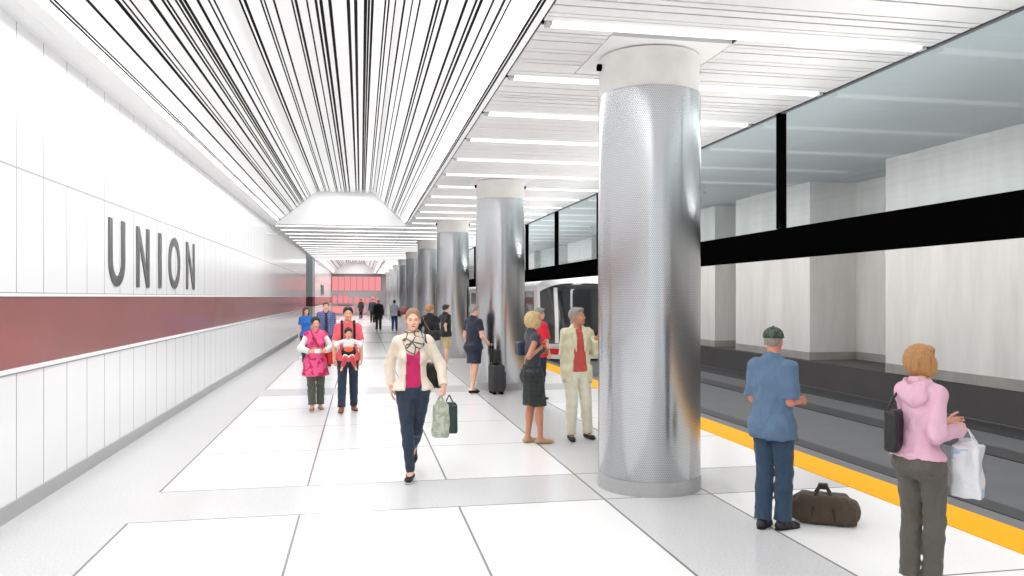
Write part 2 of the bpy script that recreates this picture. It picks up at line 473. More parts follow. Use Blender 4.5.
# ---------------------------------------------------------------- UNION lettering
M_letter = mat('brushed_dark_letter', srgb(112, 112, 112), .35, metal=.6, var=.15, scale=3)
def letter_mb(ch, y0, y1, z0, z1, t=.125):
    mb = MB(); X0, X1 = WX, WX+.018
    to = lambda a, b, q: (q, a, b)
    if ch == 'I': mb.box(X0, X1, y0, y1, z0, z1)
    elif ch == 'N':
        mb.box(X0, X1, y0, y0+t, z0, z1); mb.box(X0, X1, y1-t, y1, z0, z1)
        mb.prism([(y0+.001, z1), (y0+t*1.02, z1), (y1-.001, z0), (y1-t*1.02, z0)], X0, X1-.001, to=to)
    else:
        w2 = (y1-y0)/2; cy = (y0+y1)/2; n = 20
        def arc(a0, a1, cz, r, rz=None): return [(cy+r*math.cos(a0+(a1-a0)*k/n), cz+(rz or r)*math.sin(a0+(a1-a0)*k/n)) for k in range(n+1)]
        cz0, cz1 = z0+w2, z1-w2
        if ch == 'U':
            out = [(y0, z1)]+arc(PI, 2*PI, cz0, w2)+[(y1, z1)]
            inn = [(y0+t, z1)]+arc(PI, 2*PI, cz0, w2-t, w2-t)+[(y1-t, z1)]
        else:
            out = arc(PI, 2*PI, cz0, w2)+arc(0, PI, cz1, w2); out.append(out[0])
            inn = arc(PI, 2*PI, cz0, w2-t)+arc(0, PI, cz1, w2-t); inn.append(inn[0])
        for k in range(len(out)-1):
            mb.prism([out[k], out[k+1], inn[k+1], inn[k]], X0, X1, to=to)
    return mb
def union_sign(dy, lab):
    e = empty('station_name_sign', (WX, 12.5+dy, 2.03))
    for ch, a, b in (('U', 10.07, 10.71), ('N', 11.25, 11.88), ('I', 12.41, 12.57), ('O', 13.04, 13.80), ('N', 14.30, 14.97)):
        letter_mb(ch, a+dy, b+dy, 2.03, 2.85).build('letter', M_letter, e, e.location)
    tag(e, lab, 'sign')
union_sign(0, 'large dark metal UNION lettering on the near white left wall')
union_sign(50.5, 'small distant UNION lettering on the far white left wall')

# ---------------------------------------------------------------- added fill lights, without fixtures
def area(name, loc, sx, sy, power, col=(1, 1, 1), rot=(0, 0, 0)):
    l = bpy.data.lights.new(name, 'AREA'); l.shape = 'RECTANGLE'; l.size = sx; l.size_y = sy; l.energy = power; l.color = col
    o = bpy.data.objects.new(name, l); C.objects.link(o); o.location = loc; o.rotation_euler = rot; return o
area('coffer_fill', (-.51, 9.9, 5.34), 1.6, 33, 33*K_COF)  # unseen fill light added under the coffer top, here and in the far coffer
area('coffer_fill_far', (-.51, 67, 5.34), 1.6, 29, 29*K_COF)
for nm, x, sg, y_, ln in (('coffer_edge_fill_left', XL+.10, 1, 9.9, 33), ('coffer_edge_fill_right', XR-.10, -1, 9.9, 33), ('coffer_edge_fill_left_far', XL+.10, 1, 67, 29), ('coffer_edge_fill_right_far', XR-.10, -1, 67, 29)):  # invisible area lights added along the coffer edges to brighten slopes and top
    area(nm, (x, y_, ZC+.06), .08, ln, ln*K_COVE, rot=(0, PI+sg*math.radians(38), 0)).data.spread = math.radians(100)
area('slat_ceiling_fill', (5.375, 36, 2.797), .03, 86, 86*K_UP2, rot=(0, PI-math.radians(50), 0))  # unseen fill added on the beam to brighten the slatted ceiling
bpy.data.objects['slat_ceiling_fill'].data.spread = math.radians(88)
area('trackway_fill', (7.4, 30, 4.5), .6, 70, 70*K_TRK)  # added fill that brightens the trackway walls, no fixture there
area('trackway_ceiling_fill', (5.62, 30, 2.86), .12, 70, 70*K_UP, rot=(0, math.radians(180+42), 0))  # added behind the beam to lift the trackway ceiling seen through the glass
# ---------------------------------------------------------------- train
def train():
    """streetcar-like train: rounded front at y0, body along +y"""
    y0, x0, x1, zb, zt = 24.0, 5.60, 8.30, -.06, 2.62
    e = empty('train', ((x0+x1)/2, y0, -.12))
    M_tw = mat('white_train_paint', (.80, .80, .80), .25, var=.03)
    M_tr = mat('red_train_paint', srgb(214, 22, 32), .3, var=.05)
    M_win = mat('dark_train_glass', (.025, .026, .028), .06, spec=.6, var=.2, scale=2)
    M_und = mat('dark_underframe', (.02, .02, .02), .7)
    cx, hw = (x0+x1)/2, (x1-x0)/2
    def ring(y, z, inset=0, roundness=.30):
        pass
    def front_y(u, z):       # u -1..1 across; the nose is bowed in plan and leans back with height
        return y0 + .55*abs(u)**3.2 + max(0, z-1.0)*.16 + max(0, z-2.2)**2*2.2
    def top_z(u): return zt - .34*abs(u)**4
    nu, nz = 28, 30
    def patch(name, ua, ub, za, zb_, off, m, fz=None, parent=e, nx=24, nzz=16):
        mb = MB(); idx = {}
        for i in range(nx+1):
            for j in range(nzz+1):
                u = ua+(ub-ua)*i/nx; zlo, zhi = za, zb_
                if fz: zlo, zhi = fz(u)
                z = zlo+(zhi-zlo)*j/nzz
                idx[i, j] = len(mb.v); mb.v.append((cx+hw*u, front_y(u, z)-off, z))
        n0 = len(mb.v)
        for i in range(nx+1):
            for j in range(nzz+1):
                v = mb.v[idx[i, j]]; mb.v.append((v[0], v[1]+off+.02, v[2]))
        for i in range(nx):
            for j in range(nzz):
                q = (idx[i, j], idx[i+1, j], idx[i+1, j+1], idx[i, j+1])
                mb.f.append(q); mb.f.append(tuple(k+n0 for k in q[::-1]))
        for i in range(nx):
            for j in (0, nzz): a, b = idx[i, j], idx[i+1, j]; mb.f.append((a, b, b+n0, a+n0))
        for j in range(nzz):
            for i in (0, nx): a, b = idx[i, j], idx[i, j+1]; mb.f.append((a, b, b+n0, a+n0))
        mb.m = [0]*len(mb.f)
        return mb.build(name, m, parent, e.location, smooth=True)
    # body shell: nose surface + sides + roof
    mb = MB()
    body = []
    for j in range(nz+1):
        z = zb+(zt-.34-zb)*j/nz
        body.append([(cx+hw*(-1+2*i/nu), front_y(-1+2*i/nu, z), z) for i in range(nu+1)])
    cap = []
    for j in range(1, 7):
        cap.append([(cx+hw*u, front_y(u, z), z) for u in [(-1+2*i/nu) for i in range(nu+1)] for z in [zt-.34+(top_z(u)-(zt-.34))*j/6]])
    rows = body+cap; W = nu+1
    for r in rows: mb.v += r
    for a in range(len(rows)-1):
        for i in range(nu): mb.f.append((a*W+i, a*W+i+1, (a+1)*W+i+1, (a+1)*W+i))
    yb = y0+30; n0 = len(mb.v)
    out = [r[0] for r in rows[:nz+1]]+rows[-1]+[r[-1] for r in rows[:nz+1]][::-1]
    mb.v += out+[(p[0], yb, p[2]) for p in out]; m_ = len(out)
    for k in range(m_-1): mb.f.append((n0+k, n0+k+1, n0+m_+k+1, n0+m_+k))
    mb.f.append(tuple(range(n0+m_, n0+2*m_))); mb.m = [0]*len(mb.f)
    mb.build('body', M_tw, e, e.location, smooth=True)
    # wraparound windscreen with an arched top
    patch('windscreen', -.96, .96, 0, 0, .02, M_win, fz=lambda u: (.42, 2.34-.30*abs(u)**3.5))
    patch('destination_panel', -.60, .60, 2.16, 2.29, .028, M_und)
    for s in (-1, 1):
        patch('windscreen_pillar', s*.60, s*.68, .44, 2.2, .032, M_tw, nx=2)
        patch('headlamp', s*.58, s*.78, .31, .40, .03, mat('headlamp_glass', (.55, .56, .58), .1))
    patch('red_stripe', -1.0, 1.0, .08, .27, .015, M_tr)
    MB().box(x0+.12, x1-.12, y0+.7, yb, -.11, zb+.02).build('underframe', M_und, e, e.location)
    for k in range(9):
        MB().box(x0-.012, x0+.02, y0+1.3+k*3.1, y0+3.7+k*3.1, .6, 2.1).build('side_window', M_win, e, e.location)
    MB().box(x0-.010, x0+.01, y0+.62, yb, .08, .27).build('side_stripe', M_tr, e, e.location)
    tag(e, 'white streetcar train with dark windscreen and red stripe at the platform edge', 'train')
train()
# ---------------------------------------------------------------- implicit surfaces for people and soft things
V3 = lambda *a: np.array(a, dtype=np.float64)
class Prim:
    def __init__(s, kind, k=.02, clip=(), sub=False, **q): s.kind, s.k, s.clip, s.sub, s.q = kind, k, clip, sub, q
    def box(s):
        q = s.q
        if s.kind == 'seg':
            r = max(q['ra'], q['rb'])*max(1, q['flat'][1] if q['flat'] else 1)
            return np.minimum(q['a'], q['b'])-r, np.maximum(q['a'], q['b'])+r
        if s.kind == 'ell':
            e = np.sqrt(((q['R']*q['r'][None, :])**2).sum(1)); return q['c']-e, q['c']+e
        if s.kind == 'wedge': return q['lo'], q['hi']
        if s.kind == 'cube':
            e = np.abs(q['R']*q['h'][None, :]).sum(1)+q['rnd']; return q['c']-e, q['c']+e
    def ev(s, X, Y, Z):
        q = s.q
        if s.kind == 'seg':
            a, b = q['a'], q['b']; ba = b-a; L = max(float(ba@ba), 1e-9)
            x, y, z = X-a[0], Y-a[1], Z-a[2]
            t = np.clip((x*ba[0]+y*ba[1]+z*ba[2])/L, 0, 1)
            x, y, z = x-t*ba[0], y-t*ba[1], z-t*ba[2]
            d2 = x*x+y*y+z*z
            if q['flat']:
                n, f = q['flat']; cmp_ = x*n[0]+y*n[1]+z*n[2]; d2 = d2+(1/f**2-1)*cmp_*cmp_
            d = np.sqrt(np.maximum(d2, 1e-12))-(q['ra']+(q['rb']-q['ra'])*t)
            if q['flat'] and q['flat'][1] < 1: d = d*.8
        elif s.kind == 'wedge':
            t = np.clip((Z-q['z0'])/(q['z1']-q['z0']), 0, 1)
            d = (np.abs(X-(q['x0']+(q['x1']-q['x0'])*t))-(q['w0']+(q['w1']-q['w0'])*t))*.9
            d = np.maximum(d, Y-q['y']); d = np.maximum(d, Z-max(q['z0'], q['z1'])); d = np.maximum(d, min(q['z0'], q['z1'])-Z)
        else:
            R = q['R']; c = q['c']; x, y, z = X-c[0], Y-c[1], Z-c[2]
            u = [R[0, i]*x+R[1, i]*y+R[2, i]*z for i in range(3)]
            if s.kind == 'ell':
                r = q['r']; k0 = np.sqrt(sum((u[i]/r[i])**2 for i in range(3))+1e-9)
                k1 = np.sqrt(sum((u[i]/r[i]**2)**2 for i in range(3))+1e-9); d = k0*(k0-1)/k1
            else:
                h = q['h']; w = [np.abs(u[i])-h[i] for i in range(3)]
                d = np.sqrt(sum(np.maximum(v, 0)**2 for v in w))+np.minimum(np.maximum(w[0], np.maximum(w[1], w[2])), 0)-q['rnd']
        for p, n in s.clip: d = np.maximum(d, (X-p[0])*n[0]+(Y-p[1])*n[1]+(Z-p[2])*n[2])
        return d
I3 = np.eye(3)
def seg(a, b, ra, rb=None, k=.02, flat=None, clip=(), sub=False):
    if flat: n = np.array(flat[0], float); flat = (n/np.linalg.norm(n), flat[1])
    return Prim('seg', k, clip, sub, a=np.array(a, float), b=np.array(b, float), ra=ra, rb=ra if rb is None else rb, flat=flat)
def ell(c, r, R=I3, k=.02, clip=(), sub=False): return Prim('ell', k, clip, sub, c=np.array(c, float), r=np.array(r, float), R=R)
def cube(c, h, rnd=.01, R=I3, k=.01, clip=(), sub=False): return Prim('cube', k, clip, sub, c=np.array(c, float), h=np.array(h, float), rnd=rnd, R=R)
def wedge(x0, z0, w0, x1, z1, w1, y=-.02, k=.006):
    w = max(w0, w1)+.02
    return Prim('wedge', k, (), True, x0=x0, z0=z0, w0=w0, x1=x1, z1=z1, w1=w1, y=y,
                lo=V3(min(x0, x1)-w, -.6, min(z0, z1)-.01), hi=V3(max(x0, x1)+w, y+.01, max(z0, z1)+.01))
def scaled(pr, c, f):
    if f == 1: return pr
    for p in pr:
        q = p.q; p.k *= f
        if 'c' in q: q['c'] = c+(q['c']-c)*f
        if 'a' in q: q['a'] = c+(q['a']-c)*f; q['b'] = c+(q['b']-c)*f; q['ra'] *= f; q['rb'] *= f
        for key in ('r', 'h'):
            if key in q: q[key] = q[key]*f
        p.clip = tuple((c+(a-c)*f, n) for a, n in p.clip)
    return pr
def rot(ax, ang):
    return np.array(Matrix.Rotation(ang, 3, ax))
def field(prims, res, fold=None, clips=()):
    bs = [p.box() for p in prims if not p.sub]
    lo = np.min([b[0] for b in bs], 0)-3*res-.012; hi = np.max([b[1] for b in bs], 0)+3*res+.012
    n = np.ceil((hi-lo)/res).astype(int)+1
    ax = [(lo[i]+res*np.arange(n[i])).astype(np.float32) for i in range(3)]
    F = np.full(n, .2, np.float32)
    for p in prims:
        b0, b1 = p.box(); m = p.k+2*res+.012
        i0 = np.maximum(((b0-m-lo)/res).astype(int), 0); i1 = np.minimum(((b1+m-lo)/res).astype(int)+2, n)
        if (i1 <= i0).any(): continue
        sl = tuple(slice(i0[i], i1[i]) for i in range(3))
        X, Y, Z = ax[0][sl[0], None, None], ax[1][None, sl[1], None], ax[2][None, None, sl[2]]
        d = p.ev(X, Y, Z).astype(np.float32); G = F[sl]
        if p.sub:
            h = np.maximum(p.k-np.abs(G+d), 0)/max(p.k, 1e-6); F[sl] = np.maximum(G, -d)+h*h*p.k*.25
        else:
            h = np.maximum(p.k-np.abs(G-d), 0)/max(p.k, 1e-6); F[sl] = np.minimum(G, d)-h*h*p.k*.25
    X, Y, Z = ax[0][:, None, None], ax[1][None, :, None], ax[2][None, None, :]
    if fold:
        amp, fr, st = fold       # amplitude, frequency, vertical stretch
        w = np.sin(Z*fr*st+2.1*np.sin(X*fr*.55+.7)+1.7*np.sin(Y*fr*.6))*np.sin(X*fr*1.1+1.3*np.sin(Z*fr*.5))*np.cos(Y*fr+1.2*np.sin(Z*fr*.4+X*9))
        F = F+(amp*w).astype(np.float32)
    for p, nn in clips: F = np.maximum(F, ((X-p[0])*nn[0]+(Y-p[1])*nn[1]+(Z-p[2])*nn[2]).astype(np.float32))
    return F, lo, res
def nets(F, lo, res):
    s = F < 0; c = np.zeros(tuple(k-1 for k in F.shape), np.int8); o = (slice(None, -1), slice(1, None))
    for a in (0, 1):
        for b in (0, 1):
            for d in (0, 1): c += s[o[a], o[b], o[d]]
    I, J, K = np.nonzero((c > 0) & (c < 8))
    idx = np.full(c.shape, -1, np.int32); idx[I, J, K] = np.arange(len(I))
    acc = np.zeros((len(I), 3)); cnt = np.zeros(len(I))
    cor = [(a, b, d) for a in (0, 1) for b in (0, 1) for d in (0, 1)]
    for p in cor:
        for ax in range(3):
            if p[ax]: continue
            q = list(p); q[ax] = 1
            Fa = F[I+p[0], J+p[1], K+p[2]]; Fb = F[I+q[0], J+q[1], K+q[2]]
            x = (Fa < 0) != (Fb < 0); t = np.where(x, Fa/np.where(x, Fa-Fb, 1), 0)
            v = np.tile(np.array(p, float), (len(I), 1)); v[:, ax] += t
            acc += v*x[:, None]; cnt += x
    V = lo+res*(np.stack([I, J, K], 1)+acc/cnt[:, None])
    Q = []
    for ax in range(3):
        u, w = (ax+1) % 3, (ax+2) % 3
        sa = [slice(None)]*3; sb = [slice(None)]*3; sa[ax] = slice(None, -1); sb[ax] = slice(1, None)
        A_, B2 = s[tuple(sa)], s[tuple(sb)]
        P = np.stack(np.nonzero(A_ != B2), 1)
        P = P[(P[:, u] > 0) & (P[:, w] > 0) & (P[:, u] < F.shape[u]-1) & (P[:, w] < F.shape[w]-1)]
        fl = A_[tuple(P.T)]
        def g(du, dw):
            T = P.copy(); T[:, u] -= du; T[:, w] -= dw; return idx[tuple(T.T)]
        q = np.stack([g(1, 1), g(0, 1), g(0, 0), g(1, 0)], 1)
        q[~fl] = q[~fl][:, ::-1]; Q.append(q)
    Q = np.concatenate(Q); Q = Q[(Q >= 0).all(1)]
    return V, Q
def np_mesh(name, V, Q, mats, mi=None):
    me = bpy.data.meshes.new(name)
    me.vertices.add(len(V)); me.vertices.foreach_set('co', V.astype(np.float32).ravel())
    me.loops.add(Q.size); me.loops.foreach_set('vertex_index', Q.astype(np.int32).ravel())
    me.polygons.add(len(Q)); me.polygons.foreach_set('loop_start', np.arange(0, Q.size, 4, dtype=np.int32))
    me.polygons.foreach_set('loop_total', np.full(len(Q), 4, np.int32))
    me.polygons.foreach_set('use_smooth', np.ones(len(Q), bool))
    if mi is not None: me.polygons.foreach_set('material_index', mi.astype(np.int32))
    for m in mats: me.materials.append(m)
    me.update(calc_edges=True); me.validate(); return me

class Thing:
    """parts computed in a local frame, then set down in the world under one Empty"""
    def __init__(s, name, pos, heading=0, scale=1.0):
        s.name = name; s.pos = np.array([pos[0], pos[1], pos[2] if len(pos) > 2 else 0.0]); s.rz = heading; s.sc = scale; s.parts = []
        c, n = math.cos(heading), math.sin(heading); s.R = np.array([[c, -n, 0], [n, c, 0], [0, 0, 1]])
    def W(s, P): return (np.atleast_2d(P)*s.sc)@s.R.T+s.pos
    def part(s, name, prims, m, res=.01, fold=None, clips=(), mfun=None, parent=None, label=None):
        F, lo, r = field(prims, res, fold, clips); V, Q = nets(F, lo, r)
        if len(Q) == 0: print('EMPTY PART', name); return name
        mi = None; ms = m if isinstance(m, list) else [m]
        if mfun is not None: mi = mfun(V[Q].mean(1))
        s.parts.append((name, s.W(V), Q, ms, mi, parent, label)); return len(s.parts)-1
    def mb(s, name, mb, m=None, parent=None, label=None, smooth=True):
        s.parts.append((name, mb, m, None, None, parent, label, smooth)); return len(s.parts)-1
    def finish(s, label, cat, group=None):
        zs = []; bb = []
        for p in s.parts:
            P = s.W(np.array(p[1].v)) if isinstance(p[1], MB) else p[1]
            bb.append((P.min(0), P.max(0)))
        lo = np.min([b[0] for b in bb], 0); hi = np.max([b[1] for b in bb], 0)
        L = ((lo[0]+hi[0])/2, (lo[1]+hi[1])/2, lo[2]) if s.name != 'person' or s.pos[2] > .1 else (s.pos[0], s.pos[1], s.pos[2])
        e = empty(s.name, L); made = []
        for p in s.parts:
            par = e if p[5] is None else made[p[5]]
            if isinstance(p[1], MB):
                q = MB(); q.v = [tuple(v) for v in s.W(np.array(p[1].v))]; q.f = p[1].f; q.m = p[1].m; q.mats = p[1].mats
                o = q.build(p[0], p[2], par, L, smooth=p[7])
            else:
                me = np_mesh(p[0], p[1]-np.array(L), p[2], p[3], p[4]); o = bpy.data.objects.new(p[0], me); C.objects.link(o); o.parent = par
            if p[6]: o['label'] = p[6]
            made.append(o)
        tag(e, label, cat, group); s.root = e; return e

def ik(a, b, l1, l2, pole):
    a, b, pole = map(lambda v: np.array(v, float), (a, b, pole)); d = b-a; L = np.linalg.norm(d)
    if L > (l1+l2)*.998: b = a+d/L*(l1+l2)*.998; d = b-a; L = np.linalg.norm(d)
    u = d/L; x = (l1*l1-l2*l2+L*L)/(2*L); h = math.sqrt(max(l1*l1-x*x, 0))
    p = pole-u*(pole@u); p = p/max(np.linalg.norm(p), 1e-6); return a+u*x+p*h, b
nz_ = lambda v: np.array(v, float)/np.linalg.norm(v)

class Fig(Thing):
    """a clothed figure 1.75 m tall before scaling; faces -y, its left hand at +x"""
    def __init__(s, pos, heading, height, sex='m', near=True, lean=(0, 0), head=(0, 0), build=1.0,
                 hl=None, hr=None, pl=(.25, .6, -.1), pr=(-.25, .6, -.1), fl=(.10, .02), fr=(-.10, .02),
                 al=.075, ar=.075, skin=None, hs=1.0, gl=('down', .35), gr=('down', .35)):
        super().__init__('person', pos, heading, height/1.75)
        s.f = sex == 'f'; s.hs = hs; s.res = (.0065 if near is True else near)/s.sc; s.bw = build
        lx, ly = lean; sw = .160 if s.f else .185
        s.sh = {1: V3(sw*build+lx, ly+.01, 1.415), -1: V3(-sw*build+lx, ly+.01, 1.415)}
        s.hip = {1: V3(.088, 0, .90), -1: V3(-.088, 0, .90)}
        s.nb = V3(lx, ly+.012, 1.45); s.hc = V3(lx*1.1, ly*1.15-.012, 1.638+.09*(hs-1))
        s.Rh = rot('Z', head[0])@rot('X', head[1])
        s.ch = V3(lx*.7, ly*.7, 1.27); s.wa = V3(lx*.35, ly*.35, 1.08)
        s.wr, s.el, s.an, s.kn, s.foot = {}, {}, {}, {}, {}
        for sd, h, p in ((1, hl, pl), (-1, hr, pr)):
            tgt = s.sh[sd]+V3(sd*.06, -.02, -.53) if h is None else V3(*h)
            s.el[sd], s.wr[sd] = ik(s.sh[sd], tgt, .285, .25, p)
        for sd, f, az in ((1, fl, al), (-1, fr, ar)):
            # f: (x, y) or (x, y, toe direction yaw, pitch)
            s.kn[sd], s.an[sd] = ik(s.hip[sd], (f[0], f[1], az), .418, .411, (0.0, -1, 0))
            yaw = f[2] if len(f) > 2 else sd*.14; pit = f[3] if len(f) > 3 else 0
            s.foot[sd] = (yaw, pit)
        s.grip = {1: gl, -1: gr}
        s.skin = skin or M_skin
    # ---- anatomy as primitives
    def arm(s, sd, inf=0.0, to=2.0, k=.02, loose=0.0):
        u0, u1, w0, w1 = (.041, .035, .033, .023) if s.f else (.050, .041, .039, .027)
        a, e, w = s.sh[sd], s.el[sd], s.wr[sd]; out = []
        t = min(to, 1); b = a+(e-a)*t; cl = ((b, nz_(e-a)),) if to < 1 else ()
        out.append(seg(a, a+(e-a)*(min(t+.1, 1) if to < 1 else 1), u0+inf, u1+inf+loose*t, k, clip=cl))
        if to > 1:
            t2 = to-1; b2 = e+(w-e)*t2; cl = ((b2, nz_(w-e)),) if to < 2 else ()
            out.append(seg(e, e+(w-e)*min(t2+.08, 1) if to < 2 else w, w0+inf+loose, w1+inf+loose*1.1, k, clip=cl))
        return out
    def leg(s, sd, inf=0.0, to=2.0, k=.02, flare=0.0):
        b = s.bw**.5
        h, kn, an = s.hip[sd], s.kn[sd], s.an[sd]
        r0, r1, r2, r3 = (.086*b, .053, .050, .034)
        if to <= 1:
            e = h+(kn-h)*to; return [seg(h, h+(kn-h)*min(1, to+.1), r0+inf, r0+(r1-r0)*to+inf+flare, k, clip=((e, nz_(kn-h)),))]
        out = [seg(h, kn, r0+inf, r1+inf, k)]
        t2 = to-1; e = kn+(an-kn)*t2; n = nz_(an-kn)
        out.append(seg(kn, an if to >= 2 else kn+(an-kn)*min(1, t2+.1), r2+inf, r3+inf+flare, k, clip=((e, n),) if to < 2.5 else ()))
        back = V3(0, .016, 0)
        out.append(ell(kn+(an-kn)*.30+back, (.048+inf, .050+inf, .12), k=.03, clip=((e, n),)))
        return out
    def torso(s, inf=0.0, zb=.80, zt=1.50, k=.05, belly=0.0):
        f, B = s.f, s.bw; cl = ((V3(0, 0, zb), V3(0, 0, -1)),)
        out = [ell((0, .012, .93), ((.165 if f else .155)*B+inf, .112*B**.5+inf, .125+inf), k=k, clip=cl),
               ell(s.wa, ((.122 if f else .140)*B+inf+belly, .092*B+inf+belly, .15), k=k, clip=cl),
               ell(s.ch, ((.142 if f else .168)*B+inf, (.098 if f else .112)*B+inf, .175), k=k, clip=cl),
               seg(s.sh[1]*.90+s.sh[-1]*.10, s.sh[-1]*.90+s.sh[1]*.10, .053+inf, k=k),
               seg((s.sh[1]*.75+s.sh[-1]*.25)+V3(0, 0, .01), s.nb+V3(.01, .01, .045), .036+inf, .044+inf, k=.04),
               seg((s.sh[-1]*.75+s.sh[1]*.25)+V3(0, 0, .01), s.nb+V3(-.01, .01, .045), .036+inf, .044+inf, k=.04)]
        for sd in (1, -1):
            out.append(ell((sd*.078, .062, .905), (.088+inf, .078+inf, .095), k=.04, clip=cl))
            if f: out.append(ell(s.ch+V3(sd*.068, -.075, -.01), (.058+inf*.7, .056+inf, .062), k=.035, clip=cl))
        return out
    def hand(s, sd, k=.008):
        w = s.wr[sd]; g = s.grip[sd]; mode, curl = g[0], g[1]
        if mode == 'down': d = nz_(nz_(w-s.el[sd])+V3(0, 0, -.25)); t = V3(0, -1, 0)
        elif mode == 'dir': d = nz_(g[2]); t = nz_(g[3])
        t = nz_(t-d*(t@d)); n = np.cross(d, t) if sd == 1 else np.cross(t, d)
        sc = .92 if s.f else 1.0
        P = lambda a, b, c: w+(d*a+t*b+n*c)*sc
        out = [seg(w, P(.03, 0, 0), .024*sc, .026*sc, k=.015, flat=(n, .75)),
               seg(P(.030, .014, 0), P(.078, .024, .002), .021*sc, .019*sc, k=.012, flat=(n, .70)),
               seg(P(.030, -.010, 0), P(.075, -.020, .002), .020*sc, .017*sc, k=.012, flat=(n, .70))]
        for i, (b, L, r) in enumerate(((.031, .072, .0088), (.011, .080, .0092), (-.010, .074, .0088), (-.029, .058, .0078))):
            p = P(.082-.006*abs(i-1), b, .002); dd = nz_(d+t*(b*2.2)); c = curl*(1+.12*i)
            for j, fr in enumerate((.45, .30, .25)):
                a = c*(.6 if j == 0 else 1.0)
                dd = nz_(dd*math.cos(a)+n*math.sin(a)); n_loc = n
                q = p+dd*L*fr*sc; out.append(seg(p, q, r*sc*(1-.07*j), r*sc*(1-.07*(j+1)), k=.003)); p = q
                n = nz_(n-dd*(n@dd)) if True else n
            n = np.cross(d, t) if sd == 1 else np.cross(t, d)
        p = P(.022, .026, .006); dd = nz_(d*.62+t*.62+n*(.25+curl*.35))
        for j, L in enumerate((.036, .030, .024)):
            q = p+dd*L*sc; out.append(seg(p, q, .0118*sc*(1-.1*j), .0118*sc*(1-.1*(j+1)), k=.006)); p = q
            dd = nz_(dd+d*.35+n*curl*.25)
        return out
    def headp(s):
        R, c = s.Rh, s.hc; P = lambda x, y, z: c+R@V3(x, y, z)
        f = s.f; j = .92 if f else 1.0
        out = [seg(s.nb-V3(0, 0, .04), P(0, .018, -.055), .052*j+.002, .047*j, k=.03),
               ell(P(0, .018, .030), (.073, .092, .085), R, k=.03),
               ell(P(0, -.028, -.020), (.062*j, .058, .085), R, k=.03),
               ell(P(0, -.040, -.072), (.040*j, .040, .036), R, k=.03),
               ell(P(0, -.078, -.088), (.019*j, .017, .015), R, k=.02),
               seg(P(0, -.082, .008), P(0, -.106, -.028), .0085, .0125, k=.012),
               ell(P(0, -.098, -.034), (.017, .012, .009), R, k=.008),
               seg(P(-.030, -.080, .018), P(.030, -.080, .018), .0115, k=.014),
               ell(P(0, -.088, -.057), (.023, .010, .0045), R, k=.005), ell(P(0, -.086, -.066), (.020, .010, .005), R, k=.005)]
        for sd in (1, -1):
            out.append(ell(P(sd*.032, -.088, .002), (.017, .012, .010), R, k=.008, sub=True))
            out.append(ell(P(sd*.034, -.070, -.032), (.020, .020, .018), R, k=.02))
            out.append(ell(P(sd*.072, .018, -.008), (.008, .019, .031), R@rot('Z', sd*.35), k=.006))
        return out[:1]+scaled(out[1:], s.hc, s.hs)
    def footp(s, sd, inf=0.0, sole=False, heel=0.0):
        an = s.an[sd]; yaw, pit = s.foot[sd]
        R = rot('Z', yaw)@rot('X', pit); P = lambda x, y, z: an+R@V3(x, y, z)
        z0 = -.075+.010
        return [seg(P(0, .005, -.005), P(0, .035, z0+.030), .034+inf, .032+inf, k=.02),
                seg(P(0, .0, -.02), P(sd*.004, -.10, z0+.022), .034+inf, .026+inf, k=.03),
                seg(P(0, .035, z0+.024), P(sd*.006, -.12, z0+.018), .027+inf, .030+inf, k=.02, flat=(R@V3(0, 0, 1), .78)),
                seg(P(sd*.006, -.12, z0+.016), P(sd*.002, -.162, z0+.014), .032+inf, .022+inf, k=.02, flat=(R@V3(0, 0, 1), .62))], R, P
    # ---- parts
    def body(s, legs=True, feet=True):
        pr = s.torso()+s.headp()
        for sd in (1, -1): pr += s.arm(sd)+s.hand(sd)+(s.leg(sd)+s.footp(sd)[0] if legs else [])
        s.part('body', pr, s.skin, s.res)
        P = lambda x, y, z: s.hc+s.Rh@V3(x, y, z)
        return s
    def face(s, lips=None, brow=None):
        P = lambda x, y, z: s.hc+s.Rh@V3(x, y, z); r = s.res*.38; G = lambda pr: scaled(pr, s.hc, s.hs)
        for sd in (1, -1):
            s.part('eye', G([ell(P(sd*.032, -.0785, .002), (.0115, .0115, .0058), s.Rh)]), [M_eyew, M_iris], r,
                   mfun=lambda Cn, sd=sd: (np.linalg.norm(Cn-(s.hc+(P(sd*.032, -.0895, .002)-s.hc)*s.hs), axis=1) < .0065*s.hs).astype(int))
            s.part('eyebrow', G([seg(P(sd*.018, -.0915, .020), P(sd*.046, -.082, .021), .0032, .0024)]), brow or M_brow, r)
        s.part('lips', G([ell(P(0, -.0955, -.0575), (.019, .0055, .0036), s.Rh, k=.002), ell(P(0, -.0935, -.0635), (.017, .0055, .0042), s.Rh, k=.002)]), lips or M_lips, r)
        return s
